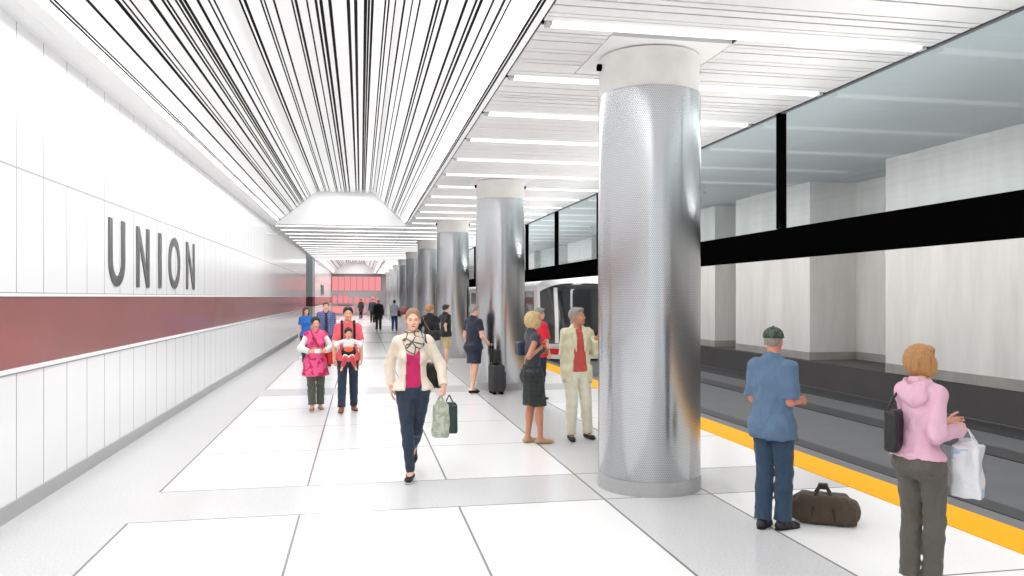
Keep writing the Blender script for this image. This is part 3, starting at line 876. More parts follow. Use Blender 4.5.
    def hair(s, style, m, inf=.012):
        R, c = s.Rh, s.hc; P = lambda x, y, z: c+R@V3(x, y, z); i = inf
        pr = [ell(P(0, .022, .034), (.073+i, .092+i, .086+i), R, k=.02)]
        # keep the face free
        face_cut = [ell(P(0, -.120, -.015), (.080, .092, .098), R, k=.012, sub=True), cube(P(0, .02, -.15), (.2, .2, .085), 0, R, sub=True, k=.01)]
        ear_cut = [ell(P(sd*.09, .0, -.045), (.03, .045, .045), R, k=.01, sub=True) for sd in (1, -1)]
        if style == 'short': pr = pr+[ell(P(0, -.055, .085), (.062, .045, .030), R, k=.02)]+face_cut+ear_cut
        elif style == 'crop': pr = pr+face_cut+ear_cut
        elif style == 'balding':
            pr = pr+[ell(P(0, -.115, -.015), (.085, .10, .10), R, k=.012, sub=True)]+[cube(P(0, .02, -.15), (.2, .2, .085), 0, R, sub=True)]+ear_cut
        elif style == 'pulled':
            pr = pr+[ell(P(0, .118, .02), (.032, .032, .036), R, k=.02)]+face_cut+ear_cut
        elif style == 'bob':
            pr += [ell(P(0, .040, -.010), (.088, .090, .098), R, k=.03)]
            for sd in (1, -1): pr += [ell(P(sd*.072, -.012, -.030), (.022, .058, .078), R, k=.03)]
            pr += [ell(P(0, -.045, .082), (.064, .042, .030), R, k=.03)]
            pr += [ell(P(0, -.120, -.042), (.062, .075, .092), R, k=.014, sub=True), cube(P(0, .02, -.205), (.2, .2, .08), 0, R, sub=True, k=.02)]
        elif style == 'long':
            pr += [ell(P(0, .060, -.08), (.092, .062, .20), R, k=.04), ell(P(0, -.055, .075), (.066, .045, .034), R, k=.02)]
            for sd in (1, -1): pr += [ell(P(sd*.075, .012, -.09), (.026, .050, .15), R, k=.03)]
            pr += [ell(P(0, -.120, -.05), (.064, .080, .092), R, k=.014, sub=True)]
        s.part('hair', scaled(pr, s.hc, s.hs), m, s.res, fold=(.0035, 120, .25)); return s
    def pants(s, m, to=1.985, inf=.016, flare=.012, waist=1.02, cut=None, name='trousers'):
        cl = ((V3(0, 0, waist), V3(0, 0, 1)),)
        pr = [p for p in s.torso(inf*.8, zb=.5) if p.q.get('c') is not None and p.q['c'][2] < 1.1]
        for p in pr: p.clip = p.clip+cl
        for sd in (1, -1): pr += s.leg(sd, inf, to, k=.025, flare=flare)
        return s.part(name, pr, m, max(s.res, .007), fold=(.005, 34, 1.4))
    def skirt(s, m, hem=.48, flare=.21, waist=1.04, depth=.8):
        pr = []
        mid = (s.kn[1]+s.kn[-1])/2; c0 = V3(0, .012, waist); c1 = V3(mid[0]*.6, mid[1]*.6, hem)
        pr = [seg(c0, c1, .140, flare*.92, k=.03, flat=((0, 1, 0), depth), clip=((V3(0, 0, hem), V3(0, 0, -1)), (c0, V3(0, 0, 1)))),
              ell((0, .015, .93), (.178, .130, .14), k=.05, clip=((V3(0, 0, hem), V3(0, 0, -1)),))]
        for sd in (1, -1): pr += [ell((sd*.068, .048, .89), (.104, .096, .12), k=.04), seg(s.hip[sd], s.kn[sd], .105, .07, k=.05, clip=((V3(0, 0, hem), V3(0, 0, -1)),))]
        return s.part('skirt', pr, m, max(s.res, .007), fold=(.010, 30, .12))
    def top(s, m, name='shirt', lapel=None, inf=.014, sleeve=1.85, zb=.90, loose=.006, flare=0.0, neck=.058, openf=None, belly=0.0, fold=.005, vneck=0.0, collar=None, hemw=None, extra=()):
        pr = s.torso(inf, zb=zb, belly=belly)
        if not s.f and zb < .95: pr.append(seg(s.ch, V3(0, .012, zb+.02), .150*s.bw+inf, .160*s.bw+inf, k=.05, flat=((0, 1, 0), .72), clip=((V3(0, 0, zb), V3(0, 0, -1)),)))
        if flare or hemw:
            w = hemw or (.165*s.bw+inf+flare)
            pr.append(seg(s.wa, V3(0, .012, zb+.03), .135*s.bw+inf, w, k=.05, flat=((0, 1, 0), .72), clip=((V3(0, 0, zb), V3(0, 0, -1)),)))
        for sd in (1, -1):
            ar = s.arm(sd, inf, sleeve, k=.03, loose=loose); ar[0].k = .035; ar[0].q['ra'] -= .007; pr += ar
            if zb < 1.0 and inf > .011:
                h, kn = s.hip[sd], s.kn[sd]
                pr.append(seg(h, h+(kn-h)*.6, .086*s.bw**.5+.024+inf*.5, .070+inf, k=.05, clip=((V3(0, 0, zb), V3(0, 0, -1)),)))
                pr.append(ell((sd*.072, .060, .905), (.096+inf, .086+inf, .10), k=.04, clip=((V3(0, 0, zb), V3(0, 0, -1)),)))
        pr += list(extra)
        n = s.nb+V3(0, -.012, .075)
        if collar: pr += [seg(s.nb+V3(0, .004, .0), s.nb+V3(0, -.004, .05+collar), .062, .056, k=.015)]
        pr += [seg(n, n+V3(0, 0, .1), neck, neck, k=.006, sub=True)]
        if collar: pr += [seg(n+V3(0, 0, collar*.2), n+V3(0, 0, .2), .053, .053, k=.004, sub=True)]
        if vneck: pr += [seg(s.nb+V3(0, -.10, .07), s.nb+V3(0, -.15, -vneck), .055, .008, k=.008, sub=True)]
        if openf:
            zt_, w0, zb_, w1 = openf      # wedge open at the front: half width w0 at height zt_, w1 at zb_
            pr.append(wedge(s.nb[0], zt_, w0, s.nb[0]*.3, zb_, w1, y=s.nb[1]-.03))
        i = s.part(name, pr, m, max(s.res, .007), fold=(fold, 30, .9))
        if lapel:
            for sd in (1, -1):
                w0 = openf[1]; yy = s.nb[1]
                s.part('lapel', [seg(V3(s.nb[0]+sd*(w0+.012), yy-.075, 1.475), V3(s.nb[0]+sd*(w0+.028), yy-.105-inf, 1.36), .016, .030, k=.01, flat=((0, 1, 0), .35)),
                                 seg(V3(s.nb[0]+sd*(w0+.028), yy-.105-inf, 1.36), V3(s.nb[0]*.6+sd*(w0+.016), yy*.7-.118-inf, 1.16), .030, .006, k=.01, flat=((0, 1, 0), .35))], lapel, s.res, parent=i)
        return i
    def shoes(s, m, inf=.006, sole=None, which=(1, -1), low=True, name='shoe', heel=0):
        for sd in which:
            pr, R, P = s.footp(sd, inf); up = R@V3(0, 0, 1)
            top_ = P(0, 0, -.022 if low else .03)
            bot = P(0, 0, -.0745)
            pr = [Prim(p.kind, p.k, p.clip+((top_, up), (bot, -up)), **p.q) for p in pr]
            if low: pr.append(ell(P(0, -.01, -.015), (.024, .038, .03), R, k=.004, sub=True))
            i = s.part(name, pr, m, s.res)
            if sole:
                z = -.068
                sp = [seg(P(0, .04, z), P(sd*.006, -.13, z), .034+inf, .037+inf, k=.01, flat=(up, .22)), seg(P(sd*.006, -.13, z), P(sd*.002, -.166, z), .036+inf, .024+inf, k=.01, flat=(up, .22))]
                s.part('sole', sp, sole, s.res, clips=((bot, -up),), parent=i)
            if heel:
                s.part('heel', [seg(P(0, .038, -.05), P(0, .042, -.075-heel), .018, .010, clip=((P(0, 0, -.075-heel), -up),))], m, s.res, parent=i)
        return s

M_skin = mat('skin_fair', srgb(226, 176, 150), .5, var=.06, scale=14)
M_skin2 = mat('skin_warm', srgb(222, 170, 138), .5, var=.06, scale=14)
M_skin3 = mat('skin_tan', srgb(186, 128, 98), .5, var=.06, scale=14)
M_eyew = mat('eye_white', (.75, .74, .72), .2); M_iris = mat('eye_iris', (.05, .03, .02), .2)
M_brow = mat('eyebrow_brown', srgb(96, 66, 46), .8); M_browk = mat('eyebrow_dark', srgb(35, 26, 24), .8)
M_lips = mat('lips', srgb(178, 96, 92), .45)
def cloth(name, col, rough=.85, var=.16, scale=12, bmp=.35, bs=130):
    if name in _mats: return _mats[name]
    m = mat(name, srgb(*col), rough, var=var, scale=scale); nt = m.node_tree; b = nt.nodes['Principled BSDF']
    co, x, y, z = xyz(nt)
    mp = nt.nodes.new('ShaderNodeMapping')
    if 'hair' in name:
        mp.inputs['Scale'].default_value = (1, 1, .10); nt.links.new(co, mp.inputs[0])
        h = noise(nt, mp.outputs[0], 70, 4, .7); bump(nt, b, h, .9, .010)
        c = srgb(*col); nt.links.new(mixc(nt, h, tuple(k*.25 for k in c), tuple(min(1, k*1.8) for k in c)), b.inputs['Base Color'])
        b.inputs['Roughness'].default_value = .55
    else:
        mp.inputs['Rotation'].default_value = (.5, .4, .3); mp.inputs['Scale'].default_value = (1, 1, .55); nt.links.new(co, mp.inputs[0])
        h = noise(nt, mp.outputs[0], 13, 3, .55)*4.0+noise(nt, co, 170, 2)*.25; bump(nt, b, h, .55 if bmp else 0, .012)
        b.inputs['Sheen Weight'].default_value = .08 if rough > .7 else 0
    return m
# ---------------------------------------------------------------- people and what they carry
class Spot:
    """a standing place: position, heading, and directions as seen along the platform"""
    def __init__(s, px, d, rel, height):
        s.px, s.d, s.rel = px, d, math.radians(rel); x, y, _ = at_depth(px, d); s.pos = (x, y)
        s.h = PI-(YAW+math.atan((px-512)/F_PX)+s.rel); s.H = height; s.sc = height/1.75
    def at(s, px, y, dep=0.0):
        r = (px-s.px)*s.d/F_PX; z = EYE-(y-297)*s.d/F_PX; c, n = math.cos(s.rel), math.sin(s.rel)
        return V3((-c*r+n*dep)/s.sc, (-n*r-c*dep)/s.sc, z/s.sc)
    def fig(s, sex='m', **k): return Fig(s.pos, s.h, s.H, sex, **k)
    def thing(s, name): return Thing(name, s.pos, s.h, s.sc)
DOWN = V3(0, 0, -1)
def pattern_mat(name, a, b, scale=14, th=.54, kind='cells'):
    m, nt, bs = base_mat(name, a, .85)
    co, x, y, z = xyz(nt)
    if kind == 'cells':
        v = nt.nodes.new('ShaderNodeTexVoronoi'); v.feature = 'DISTANCE_TO_EDGE'; v.inputs['Scale'].default_value = scale
        nt.links.new(co, v.inputs['Vector']); f = S(nt, v.outputs[0]).lt(.07)
    elif kind == 'plaid':
        f = ((x*scale).mod(1.0).lt(.22).mx((z*scale).mod(1.0).lt(.22)))*.6+(y*scale*1.3).mod(1.0).lt(.2)*.3
    else: f = noise(nt, co, scale, 3).gt(th)
    nt.links.new(mixc(nt, f, a, b), bs.inputs['Base Color']); bump(nt, bs, noise(nt, co, 120), .3, .003)
    return m
H_lb = cloth('hair_light_brown', (146, 110, 84)); H_bl = cloth('hair_blonde', (188, 160, 112)); H_gr = cloth('hair_grey', (136, 130, 124))
H_bk = cloth('hair_black', (26, 22, 22)); H_br = cloth('hair_brown', (92, 62, 44)); H_au = cloth('hair_auburn_blonde', (164, 118, 70))
H_mr = cloth('hair_maroon', (110, 44, 46))
K_black = cloth('black_cloth', (22, 22, 25)); K_navy = cloth('navy_cloth', (30, 34, 52)); K_denim = cloth('dark_denim', (38, 50, 68))
K_blueden = cloth('blue_denim', (40, 62, 84)); K_white = cloth('white_cloth', (226, 226, 226), var=.04)
K_leather = cloth('black_leather', (20, 20, 22), rough=.4); K_tan = cloth('tan_leather', (150, 112, 80), rough=.5)

# 1 woman walking towards the camera
p = Spot(413, 8.25, 178, 1.77)
hL = p.at(443, 386, -.12)
f = p.fig('f', hl=hL, hr=p.at(391, 388, .10), pl=(.5, .6, -.3), pr=(-.4, .8, 0), fr=(-.03, -.12), fl=(.015, .40, 0, .85), al=.26,
          gl=('dir', .9, (.05, -.15, -1), (-.6, -.8, 0)), gr=('down', .35))
f.body().face().hair('pulled', H_lb, inf=.008)
f.pants(K_denim, inf=.009, flare=.002, waist=1.0)
f.top(cloth('magenta_jersey', (190, 30, 92)), name='blouse', inf=.010, zb=.95, vneck=.03, sleeve=.5)
f.top(cloth('cream_jacket', (226, 212, 194)), name='jacket', inf=.020, openf=(1.50, .055, .90, .085), zb=.93, sleeve=1.92, loose=.001, fold=.006)
sc_ = pattern_mat('patterned_scarf', srgb(208, 198, 182), srgb(88, 78, 72), 11)
n = f.nb
f.part('scarf', [ell(n+V3(0, -.005, .045), (.096, .094, .042), k=.03), ell(n+V3(0, -.040, -.005), (.128, .112, .048), k=.03), ell(n+V3(.01, -.095, -.055), (.105, .060, .060), k=.03), ell(n+V3(-.015, -.112, -.115), (.070, .040, .06), k=.03),
                 ell(n+V3(0, -.01, .12), (.056, .062, .07), k=.01, sub=True)], sc_, f.res, fold=(.008, 60, .9))
f.shoes(K_black, sole=K_white)
f.finish('woman in cream jacket, patterned scarf, pink top and dark jeans walking forward', 'person')
b = p.thing('handbag')
hb = p.at(435, 377, .19)
i = b.part('bag', [cube(hb, (.028, .085, .095), .035, rot('Z', .9)@rot('X', .12))], K_leather, .008, fold=(.010, 26, 1))
sh = f.sh[1]+V3(-.035, 0, .075)
b.mb('strap', MB().tube([hb+V3(.0, -.09, .12), hb+V3(-.01, -.10, .25), sh+V3(.01, -.075, -.08), sh+V3(0, -.01, 0), sh+V3(.02, .07, -.08), hb+V3(-.01, .08, .25), hb+V3(0, .09, .12)], .009), K_leather)
b.mb('clasp', MB().tube([hb+V3(.01, -.125, .06), hb+V3(.04, -.12, .06)], .008), mat('brass', srgb(190, 160, 90), .3, metal=1))
b.finish('large black leather handbag on the shoulder of the woman in the cream jacket', 'bag')
g = hL+V3(0, -.02, -.11)
def soft_bag(spot, nm, top, w, dpt, h, m, rz=0, fl=.012, flare=.1, label='', cat='bag', res=.008, handle_m=None, handle=.10, extra=None):
    t = spot.thing(nm); R = rot('Z', rz)
    c0 = top+V3(0, 0, -handle-.02)
    pr = []; n_ = 5
    pr.append(seg(c0, c0+V3(0, 0, -h+.03), w*(1-flare), w*(1+flare), k=.02, flat=(R@V3(0, 1, 0), dpt/w), clip=((c0, V3(0, 0, 1)), (c0+V3(0, 0, -h), DOWN))))
    pr.append(cube(c0+V3(0, 0, -h*.55), (w*.9, dpt*.85, h*.42), .012, R, k=.03))
    i = t.part('bag', pr, m, res, fold=(fl, 24, .5))
    for sd in (-1, 1):
        q = [c0+R@V3(-w*.55, sd*dpt*.5, -.01), c0+R@V3(-w*.3, sd*dpt*.25, handle*.6), top+R@V3(0, 0, .004*sd), c0+R@V3(w*.3, sd*dpt*.25, handle*.6), c0+R@V3(w*.55, sd*dpt*.5, -.01)]
        t.mb('handle', MB().tube(q, .005), handle_m or m)
    if extra: extra(t, c0, R)
    t.finish(label, cat); return t
soft_bag(p, 'shopping_bag', g+V3(-.03, 0, .03), .068, .045, .36, pattern_mat('pale_green_print', srgb(186, 192, 176), srgb(158, 166, 146), 14, .5, 'n'), handle=.04, rz=.4, label='pale grey green plastic shopping bag held by the woman in the cream jacket')
soft_bag(p, 'shopping_bag', g+V3(.06, .03, .02), .075, .030, .31, cloth('dark_green_paper', (28, 50, 46), rough=.5), rz=-.3, fl=.002, flare=.04, handle=.05, label='dark green paper shopping bag, right of the pale shopping bag')

# 2 woman in the pink tunic
p = Spot(315.5, 13.2, 176, 1.56)
f = p.fig('f', hl=p.at(323, 351, -.20), hr=p.at(311, 351, -.22), pl=(.8, .4, -.3), pr=(-.8, .4, -.3), fl=(.09, .04), fr=(-.07, -.12), skin=M_skin2,
          gl=('dir', .8, (-.8, -.5, .1), (0, -.3, 1)), gr=('dir', .8, (.8, -.5, .1), (0, -.3, 1)), head=(.1, .12))
f.body().face(brow=M_browk).hair('pulled', H_bk)
f.pants(cloth('olive_trousers', (78, 82, 72)), inf=.022, flare=.016, to=1.9)
f.top(K_white, name='blouse', inf=.014, zb=.95, sleeve=1.8, loose=.012)
f.top(pattern_mat('pink_print', srgb(232, 92, 142), srgb(190, 40, 92), 9, .55, 'n'), name='tunic', inf=.026, zb=.66, hemw=.25, sleeve=.12, vneck=.10, fold=.006)
f.shoes(K_tan, sole=M_white)
f.finish('dark haired woman in a pink print tunic over white sleeves and olive trousers', 'person')
b = p.thing('handbag'); c = p.at(329, 356, .05)
b.part('bag', [cube(c, (.045, .09, .13), .03, rot('Z', .5))], cloth('red_bag_leather', (214, 52, 52), rough=.45), .01, fold=(.008, 26, 1))
sh = f.sh[-1]+V3(.07, 0, .07)
b.mb('strap', MB().tube([c+V3(-.02, -.03, .13), f.ch+V3(.10, -.165, -.12), f.ch+V3(-.02, -.165, .05), sh+V3(.01, -.06, 0), sh+V3(0, .02, .03), f.ch+V3(.05, .17, -.05), c+V3(0, .06, .13)], .010), cloth('red_strap', (150, 50, 50)))
b.finish('red shoulder bag worn by the woman in the pink tunic', 'bag')
b = p.thing('folded_paper'); c = (f.wr[1]+f.wr[-1])/2+V3(0, -.09, .02)
b.part('paper', [cube(c, (.05, .010, .035), .005)], K_white, .006)
b.finish('small white folded paper held in both hands by the woman in the pink tunic', 'paper')

# 3 man with the baby carrier
p = Spot(348, 13.1, 178, 1.73)
f = p.fig('m', hl=p.at(362, 366, -.05), hr=p.at(334, 362, -.06), pl=(.6, .5, 0), pr=(-.6, .5, 0), fl=(.10, .10), fr=(-.11, -.16), skin=M_skin2, build=.90, gl=('down', .8), gr=('down', .8))
f.body().face(brow=M_browk).hair('short', H_bk)
f.pants(K_denim, inf=.018, flare=.014)
f.top(K_white, name='undershirt', inf=.010, zb=.95, sleeve=.9, loose=.004)
f.top(cloth('coral_polo', (236, 96, 108)), inf=.016, zb=.86, sleeve=.78, loose=.016, vneck=.05, collar=.015)
f.shoes(cloth('brown_leather', (150, 92, 64), rough=.5), sole=K_black, low=False)
f.finish('black haired man in a coral polo shirt and jeans carrying a baby', 'person')
man = f; P3 = p
zc = 1.335*1/p.sc
bp = np.array(p.pos+(0,)); fw = np.array([math.sin(p.h), -math.cos(p.h), 0])
bpos = bp+fw*.215; bs = .44
bpos[2] = 1.30-1.70*bs
f = Fig(tuple(bpos), p.h, 1.75*bs, 'm', near=.007, hs=1.75, skin=M_skin2, hl=(.36, -.16, 1.18), hr=(-.36, -.16, 1.18), fl=(.26, -.30), fr=(-.26, -.30), al=.42, ar=.42, pl=(1, .2, -.3), pr=(-1, .2, -.3), head=(.1, .1))
f.body().face(brow=M_browk).hair('short', H_bk)
f.top(K_white, inf=.03, zb=.80, sleeve=1.7, loose=.02, fold=.008)
f.pants(cloth('red_baby_trousers', (206, 70, 70)), to=1.75, inf=.025)
f.finish('baby with dark hair and white bib in a carrier on the man\'s chest', 'person')
b = Thing('baby_carrier', tuple(bpos), p.h, bs)
K_or = cloth('orange_cloth', (226, 96, 52))
b.part('pouch', [ell((0, -.02, 1.02), (.27, .235, .26), k=.03, clip=((V3(0, 0, 1.20), V3(0, 0, 1)),)), ell((0, .0, 1.12), (.205, .16, .30), k=.02, sub=True)], K_black, .012, fold=(.01, 20, 1))
b.part('front_flap', [ell((0, -.08, 1.10), (.20, .20, .15), k=.03, clip=((V3(0, 0, 1.20), V3(0, 0, 1)), (V3(0, -.02, 0), V3(0, 1, 0)))), ell((0, .0, 1.12), (.205, .16, .30), k=.02, sub=True)], K_or, .012, fold=(.008, 20, 1))
for sd in (1, -1):
    S0 = [(man.sh[sd]+V3(-sd*.065, dy, dz))*man.sc for dy, dz in ((-.125, -.26), (-.118, -.12), (-.085, .035), (-.02, .095), (.07, .075), (.135, -.04), (.14, -.2))]
    S0 = [(q-V3(0, -.215, bpos[2]))/bs for q in S0]
    b.part('shoulder_strap', [seg(S0[i], S0[i+1], .050, .050, k=.02, flat=((0, 1, .4), .45)) for i in range(len(S0)-1)], K_black, .014)
b.finish('black and orange baby carrier strapped on the man in the coral polo', 'baby carrier')

# 4 and 5, the pair behind
p = Spot(306, 22, 165, 1.62)
f = p.fig('f', near=.012, fl=(.08, .1), fr=(-.08, -.1))
f.body().face().hair('long', H_br); f.pants(K_denim); f.top(cloth('bright_blue_top', (40, 108, 190)), zb=.88, sleeve=.7)
f.shoes(K_black)
f.finish('woman with long brown hair in a bright blue top by the left wall', 'person')
p = Spot(326, 21.5, 178, 1.76)
f = p.fig('m', near=.012, fl=(.08, .1), fr=(-.10, -.1), hl=p.at(334.5, 347, -.03))
f.body().face().hair('short', H_br); f.pants(K_blueden)
f.top(K_navy, name='undershirt', inf=.010, zb=.92, sleeve=.3)
f.top(pattern_mat('blue_plaid', srgb(104, 112, 156), srgb(60, 62, 96), 18, .5, 'plaid'), inf=.022, zb=.86, sleeve=1.5, loose=.01, openf=(1.5, .03, .84, .045))
f.shoes(K_black)
f.finish('man in an open blue plaid shirt behind the man with the baby', 'person')
P5 = p
b = p.thing('paper_bag'); c = p.at(335, 352, -.03)
b.part('bag', [cube(c, (.09, .03, .12), .01)], cloth('pale_grey_paper', (206, 206, 208)), .012)
b.finish('pale grey bag held by the man in the blue plaid shirt', 'bag')

# 6 and 7, woman and youth holding hands
p = Spot(430, 19.3, 22, 1.70)
f = p.fig('f', near=.010, hr=p.at(438, 334, .10), hl=(.30, -.12, 1.0), fl=(.07, -.18), fr=(-.05, .30, 0, .9), ar=.22, head=(-.7, 0))
f.body().face().hair('short', cloth('hair_ginger_blonde', (170, 122, 76)), inf=.016); f.pants(cloth('light_grey_trousers', (188, 184, 180)), to=1.5)
f.top(K_white, name='blouse', inf=.012, zb=.95, sleeve=.4, collar=.02)
f.top(K_black, name='jacket', inf=.028, zb=.88, sleeve=1.85, loose=.008, fold=.008)
f.shoes(cloth('blue_shoe', (48, 92, 150)), sole=cloth('yellow_sole', (206, 184, 90)))
f.finish('woman with short ginger hair in a black jacket seen from behind', 'person')
b = p.thing('handbag'); c = p.at(434, 335, -.22)
b.part('bag', [cube(c, (.12, .04, .09), .03)], K_leather, .01, fold=(.006, 26, 1))
sh = f.sh[1]+V3(-.04, 0, .07)
b.mb('strap', MB().tube([c+V3(.10, 0, .09), sh+V3(.0, .12, -.1), sh, sh+V3(-.04, -.1, -.1), f.ch+V3(0, -.15, 0), f.ch+V3(-.17, -.05, -.1), c+V3(-.10, 0, .09)], .008), K_tan)
b.finish('black handbag with a tan strap on the woman in the black jacket', 'bag')
p = Spot(446, 22.0, 62, 1.68)
f = p.fig('m', near=.010, hl=p.at(439, 331, .06), hr=p.at(446.5, 333, -.14), fl=(.08, -.06), fr=(-.09, .06), skin=M_skin, gl=('down', .6), head=(-.25, 0))
f.body().face(brow=M_browk).hair('short', H_bk)
f.top(K_black, name='polo_shirt', inf=.024, zb=.84, sleeve=.75, loose=.02, collar=.015)
f.pants(cloth('khaki_shorts', (192, 164, 122)), to=.98, inf=.022, flare=.012, name='shorts')
f.shoes(K_white, sole=M_white)
f.finish('young man in a black polo shirt and khaki shorts facing the tracks', 'person')

# 8 person with the suitcase
p = Spot(474, 15.6, 48, 1.74)
hS = p.at(489.5, 344, -.05)
f = p.fig('m', hr=hS, hl=(.24, -.04, .90), pr=(-.2, .4, -1), fl=(.06, -.02), fr=(-.07, .12), head=(-.3, .05), gr=('dir', 1.2, (-.3, -.9, -.2), (.6, -.3, .4)), build=.95, near=.0085)
f.body().face().hair('short', H_gr, inf=.009)
f.top(K_navy, inf=.020, zb=.88, sleeve=.62, loose=.016, flare=.005)
f.skirt(K_navy, hem=.60, flare=.17)
f.shoes(K_black, low=True)
f.finish('grey haired person in navy top and knee length skirt with a rolling suitcase', 'person')
t = Thing('suitcase', at_depth(496.5, 15.45)[:2], p.h-.5, 1.0)
K_case = cloth('black_case_nylon', (44, 44, 48), rough=.6)
i = t.part('shell', [cube((0, 0, .31), (.135, .075, .215), .055)], K_case, .008, fold=(.002, 30, 1))
t.part('front_pocket', [cube((0, -.125, .27), (.11, .015, .15), .02)], K_case, .008)
hz = 1.0
t.mb('pull_handle', MB().tube([(-.10, .10, .55), (-.10, .10, hz-.03), (-.08, .10, hz), (.08, .10, hz), (.10, .10, hz-.03), (.10, .10, .55)], .010), M_black)
for sd in (-1, 1): t.mb('wheel', MB().tube([(sd*.13-.02, .08, .035), (sd*.13+.02, .08, .035)], .035, n=16), M_black)
t.mb('foot', MB().box(-.12, .12, -.11, -.08, 0, .06), M_black, smooth=False)
t.finish('black rolling suitcase with raised handle beside the second column', 'suitcase')
t2 = Thing('tote_bag', at_depth(495.5, 15.45)[:2]+(.585,), p.h-.5, 1.0)
t2.part('bag', [cube((0, -.0, .15), (.10, .045, .11), .035), ell((0, 0, .06), (.12, .07, .06), k=.04)], K_leather, .009, fold=(.006, 24, 1))
for sd in (-1, 1): t2.mb('handle', MB().tube([(-.07, sd*.04, .27), (-.04, sd*.05, .36), (.04, sd*.05, .36), (.07, sd*.04, .27)], .008), K_leather)
t2.finish('black tote bag strapped on top of the rolling suitcase', 'bag')

# 9 woman in the dark skirt
p = Spot(533, 10.2, 68, 1.70)
f = p.fig('f', hr=p.at(541, 347, -.10), hl=p.at(545, 352, .12), pr=(-.3, .6, -1), pl=(.3, .5, -1), fl=(.07, .05), fr=(-.06, -.08), skin=M_skin3, head=(-.15, 0),
          build=.92, gr=('dir', .7, (.3, -.4, .9), (.6, -.3, .1)), gl=('dir', .8, (-.8, -.3, .1), (0, 0, 1)))
f.body().face().hair('bob', H_bl)
f.top(cloth('charcoal_top', (52, 56, 66)), inf=.014, zb=.98, sleeve=.22, loose=.004, collar=.01)
f.skirt(pattern_mat('dark_check', srgb(44, 46, 46), srgb(26, 28, 28), 16, .5, 'plaid'), hem=.52, flare=.205)
f.shoes(cloth('beige_sandal', (176, 148, 116)), low=True, heel=0)
f.finish('blonde woman in charcoal sleeveless top and dark checked skirt facing the tracks', 'person')
b = p.thing('handbag'); c = p.at(525, 349, .14)
b.part('bag', [cube(c, (.05, .09, .06), .035)], cloth('navy_leather', (34, 42, 66), rough=.5), .008, fold=(.006, 24, 1))
sh = f.sh[1]+V3(-.03, 0, .06)
b.mb('strap', MB().tube([c+V3(0, -.07, .07), f.sh[1]+V3(.06, -.07, -.06), sh, f.sh[1]+V3(.0, .09, -.1), c+V3(0, .07, .07)], .008), K_leather)
b.finish('navy shoulder bag behind the back of the blonde woman', 'bag')

# 10 man in red
p = Spot(539, 14.6, 55, 1.69)
f = p.fig('m', fl=(.10, .0), fr=(-.10, .05), hr=p.at(549, 354, -.05), pr=(-.5, .5, -.2), near=.009, head=(-.1, 0))
f.body().face().hair('short', H_gr); f.pants(K_navy, inf=.02); f.top(cloth('red_polo', (204, 22, 50)), inf=.026, zb=.84, sleeve=.85, loose=.022, collar=.015)
f.shoes(K_black)
f.finish('grey haired man in a red shirt behind the blonde woman', 'person')

# 11 man in the beige suit
p = Spot(577, 10.5, 158, 1.75)
f = p.fig('m', hr=p.at(566, 380, .02), hl=p.at(596, 338, -.02), pl=(.4, .3, -1), pr=(-.5, .6, 0), fl=(.16, .02), fr=(-.10, -.03), skin=M_skin3, head=(.75, -.12), build=.90,
          gl=('dir', .3, (.9, -.4, .25), (0, -.4, 1)))
f.body().face(brow=cloth('eyebrow_grey', (90, 84, 80))).hair('short', H_gr, inf=.010)
K_bei = cloth('beige_linen', (208, 201, 172), var=.08)
f.pants(cloth('cream_trousers', (216, 210, 192), var=.06), inf=.022, flare=.016)
f.top(cloth('rust_shirt', (184, 72, 66)), inf=.012, zb=.93, sleeve=.5, vneck=.05, collar=.015, belly=.01)
f.top(K_bei, name='jacket', inf=.024, zb=.78, sleeve=1.94, loose=.006, openf=(1.53, .045, .74, .12), flare=.016, fold=.010, collar=.01, lapel=K_bei)
f.part('belt', [ell((0, .012, 1.0), (.158, .122, .06), k=.01, clip=((V3(0, 0, 1.01), V3(0, 0, 1)), (V3(0, 0, .985), DOWN)))], K_tan, f.res)
f.shoes(K_black)
f.finish('grey haired man in a beige linen suit and rust shirt beside the near column', 'person')

# 12 man in the blue shirt
p = Spot(773, 6.45, 30, 1.64)
f = p.fig('m', hr=p.at(797, 402, .12), hl=(.15, -.22, 1.05), pr=(-.15, .6, -1), pl=(.15, .6, -1), fl=(.07, .05), fr=(-.07, -.04, -.3), skin=cloth('skin_ruddy', (204, 130, 106), rough=.5, var=.05, bmp=0), build=.93,
          gr=('dir', .9, (-.3, -.9, .1), (.4, -.2, .9)), head=(.28, .02), near=.006)
f.body().face().hair('crop', H_gr, inf=.006)
f.pants(K_blueden, inf=.020, flare=.020, waist=1.0)
f.top(cloth('blue_chambray', (82, 106, 132), var=.12), inf=.020, zb=.82, sleeve=.92, loose=.020, hemw=.200, fold=.009, collar=.02)
f.shoes(K_leather, sole=K_black, low=False)
R, c = f.Rh, f.hc
K_cap = pattern_mat('green_camouflage_cap', srgb(74, 86, 70), srgb(44, 52, 46), 22, .5, 'n')
i = f.part('cap', [ell(c+R@V3(0, .016, .046), (.088, .108, .084), R, clip=((c+R@V3(0, 0, .030), R@V3(0, 0, -1)),), k=.004)], K_cap, f.res)
f.part('brim', [ell(c+R@V3(0, -.115, .034), (.068, .075, .009), R)], K_cap, f.res, parent=i)
f.part('button', [ell(c+R@V3(0, .016, .132), (.012, .012, .006), R)], K_cap, f.res, parent=i)
f.finish('man in a blue shirt, jeans and green cap seen from behind at the platform edge', 'person')
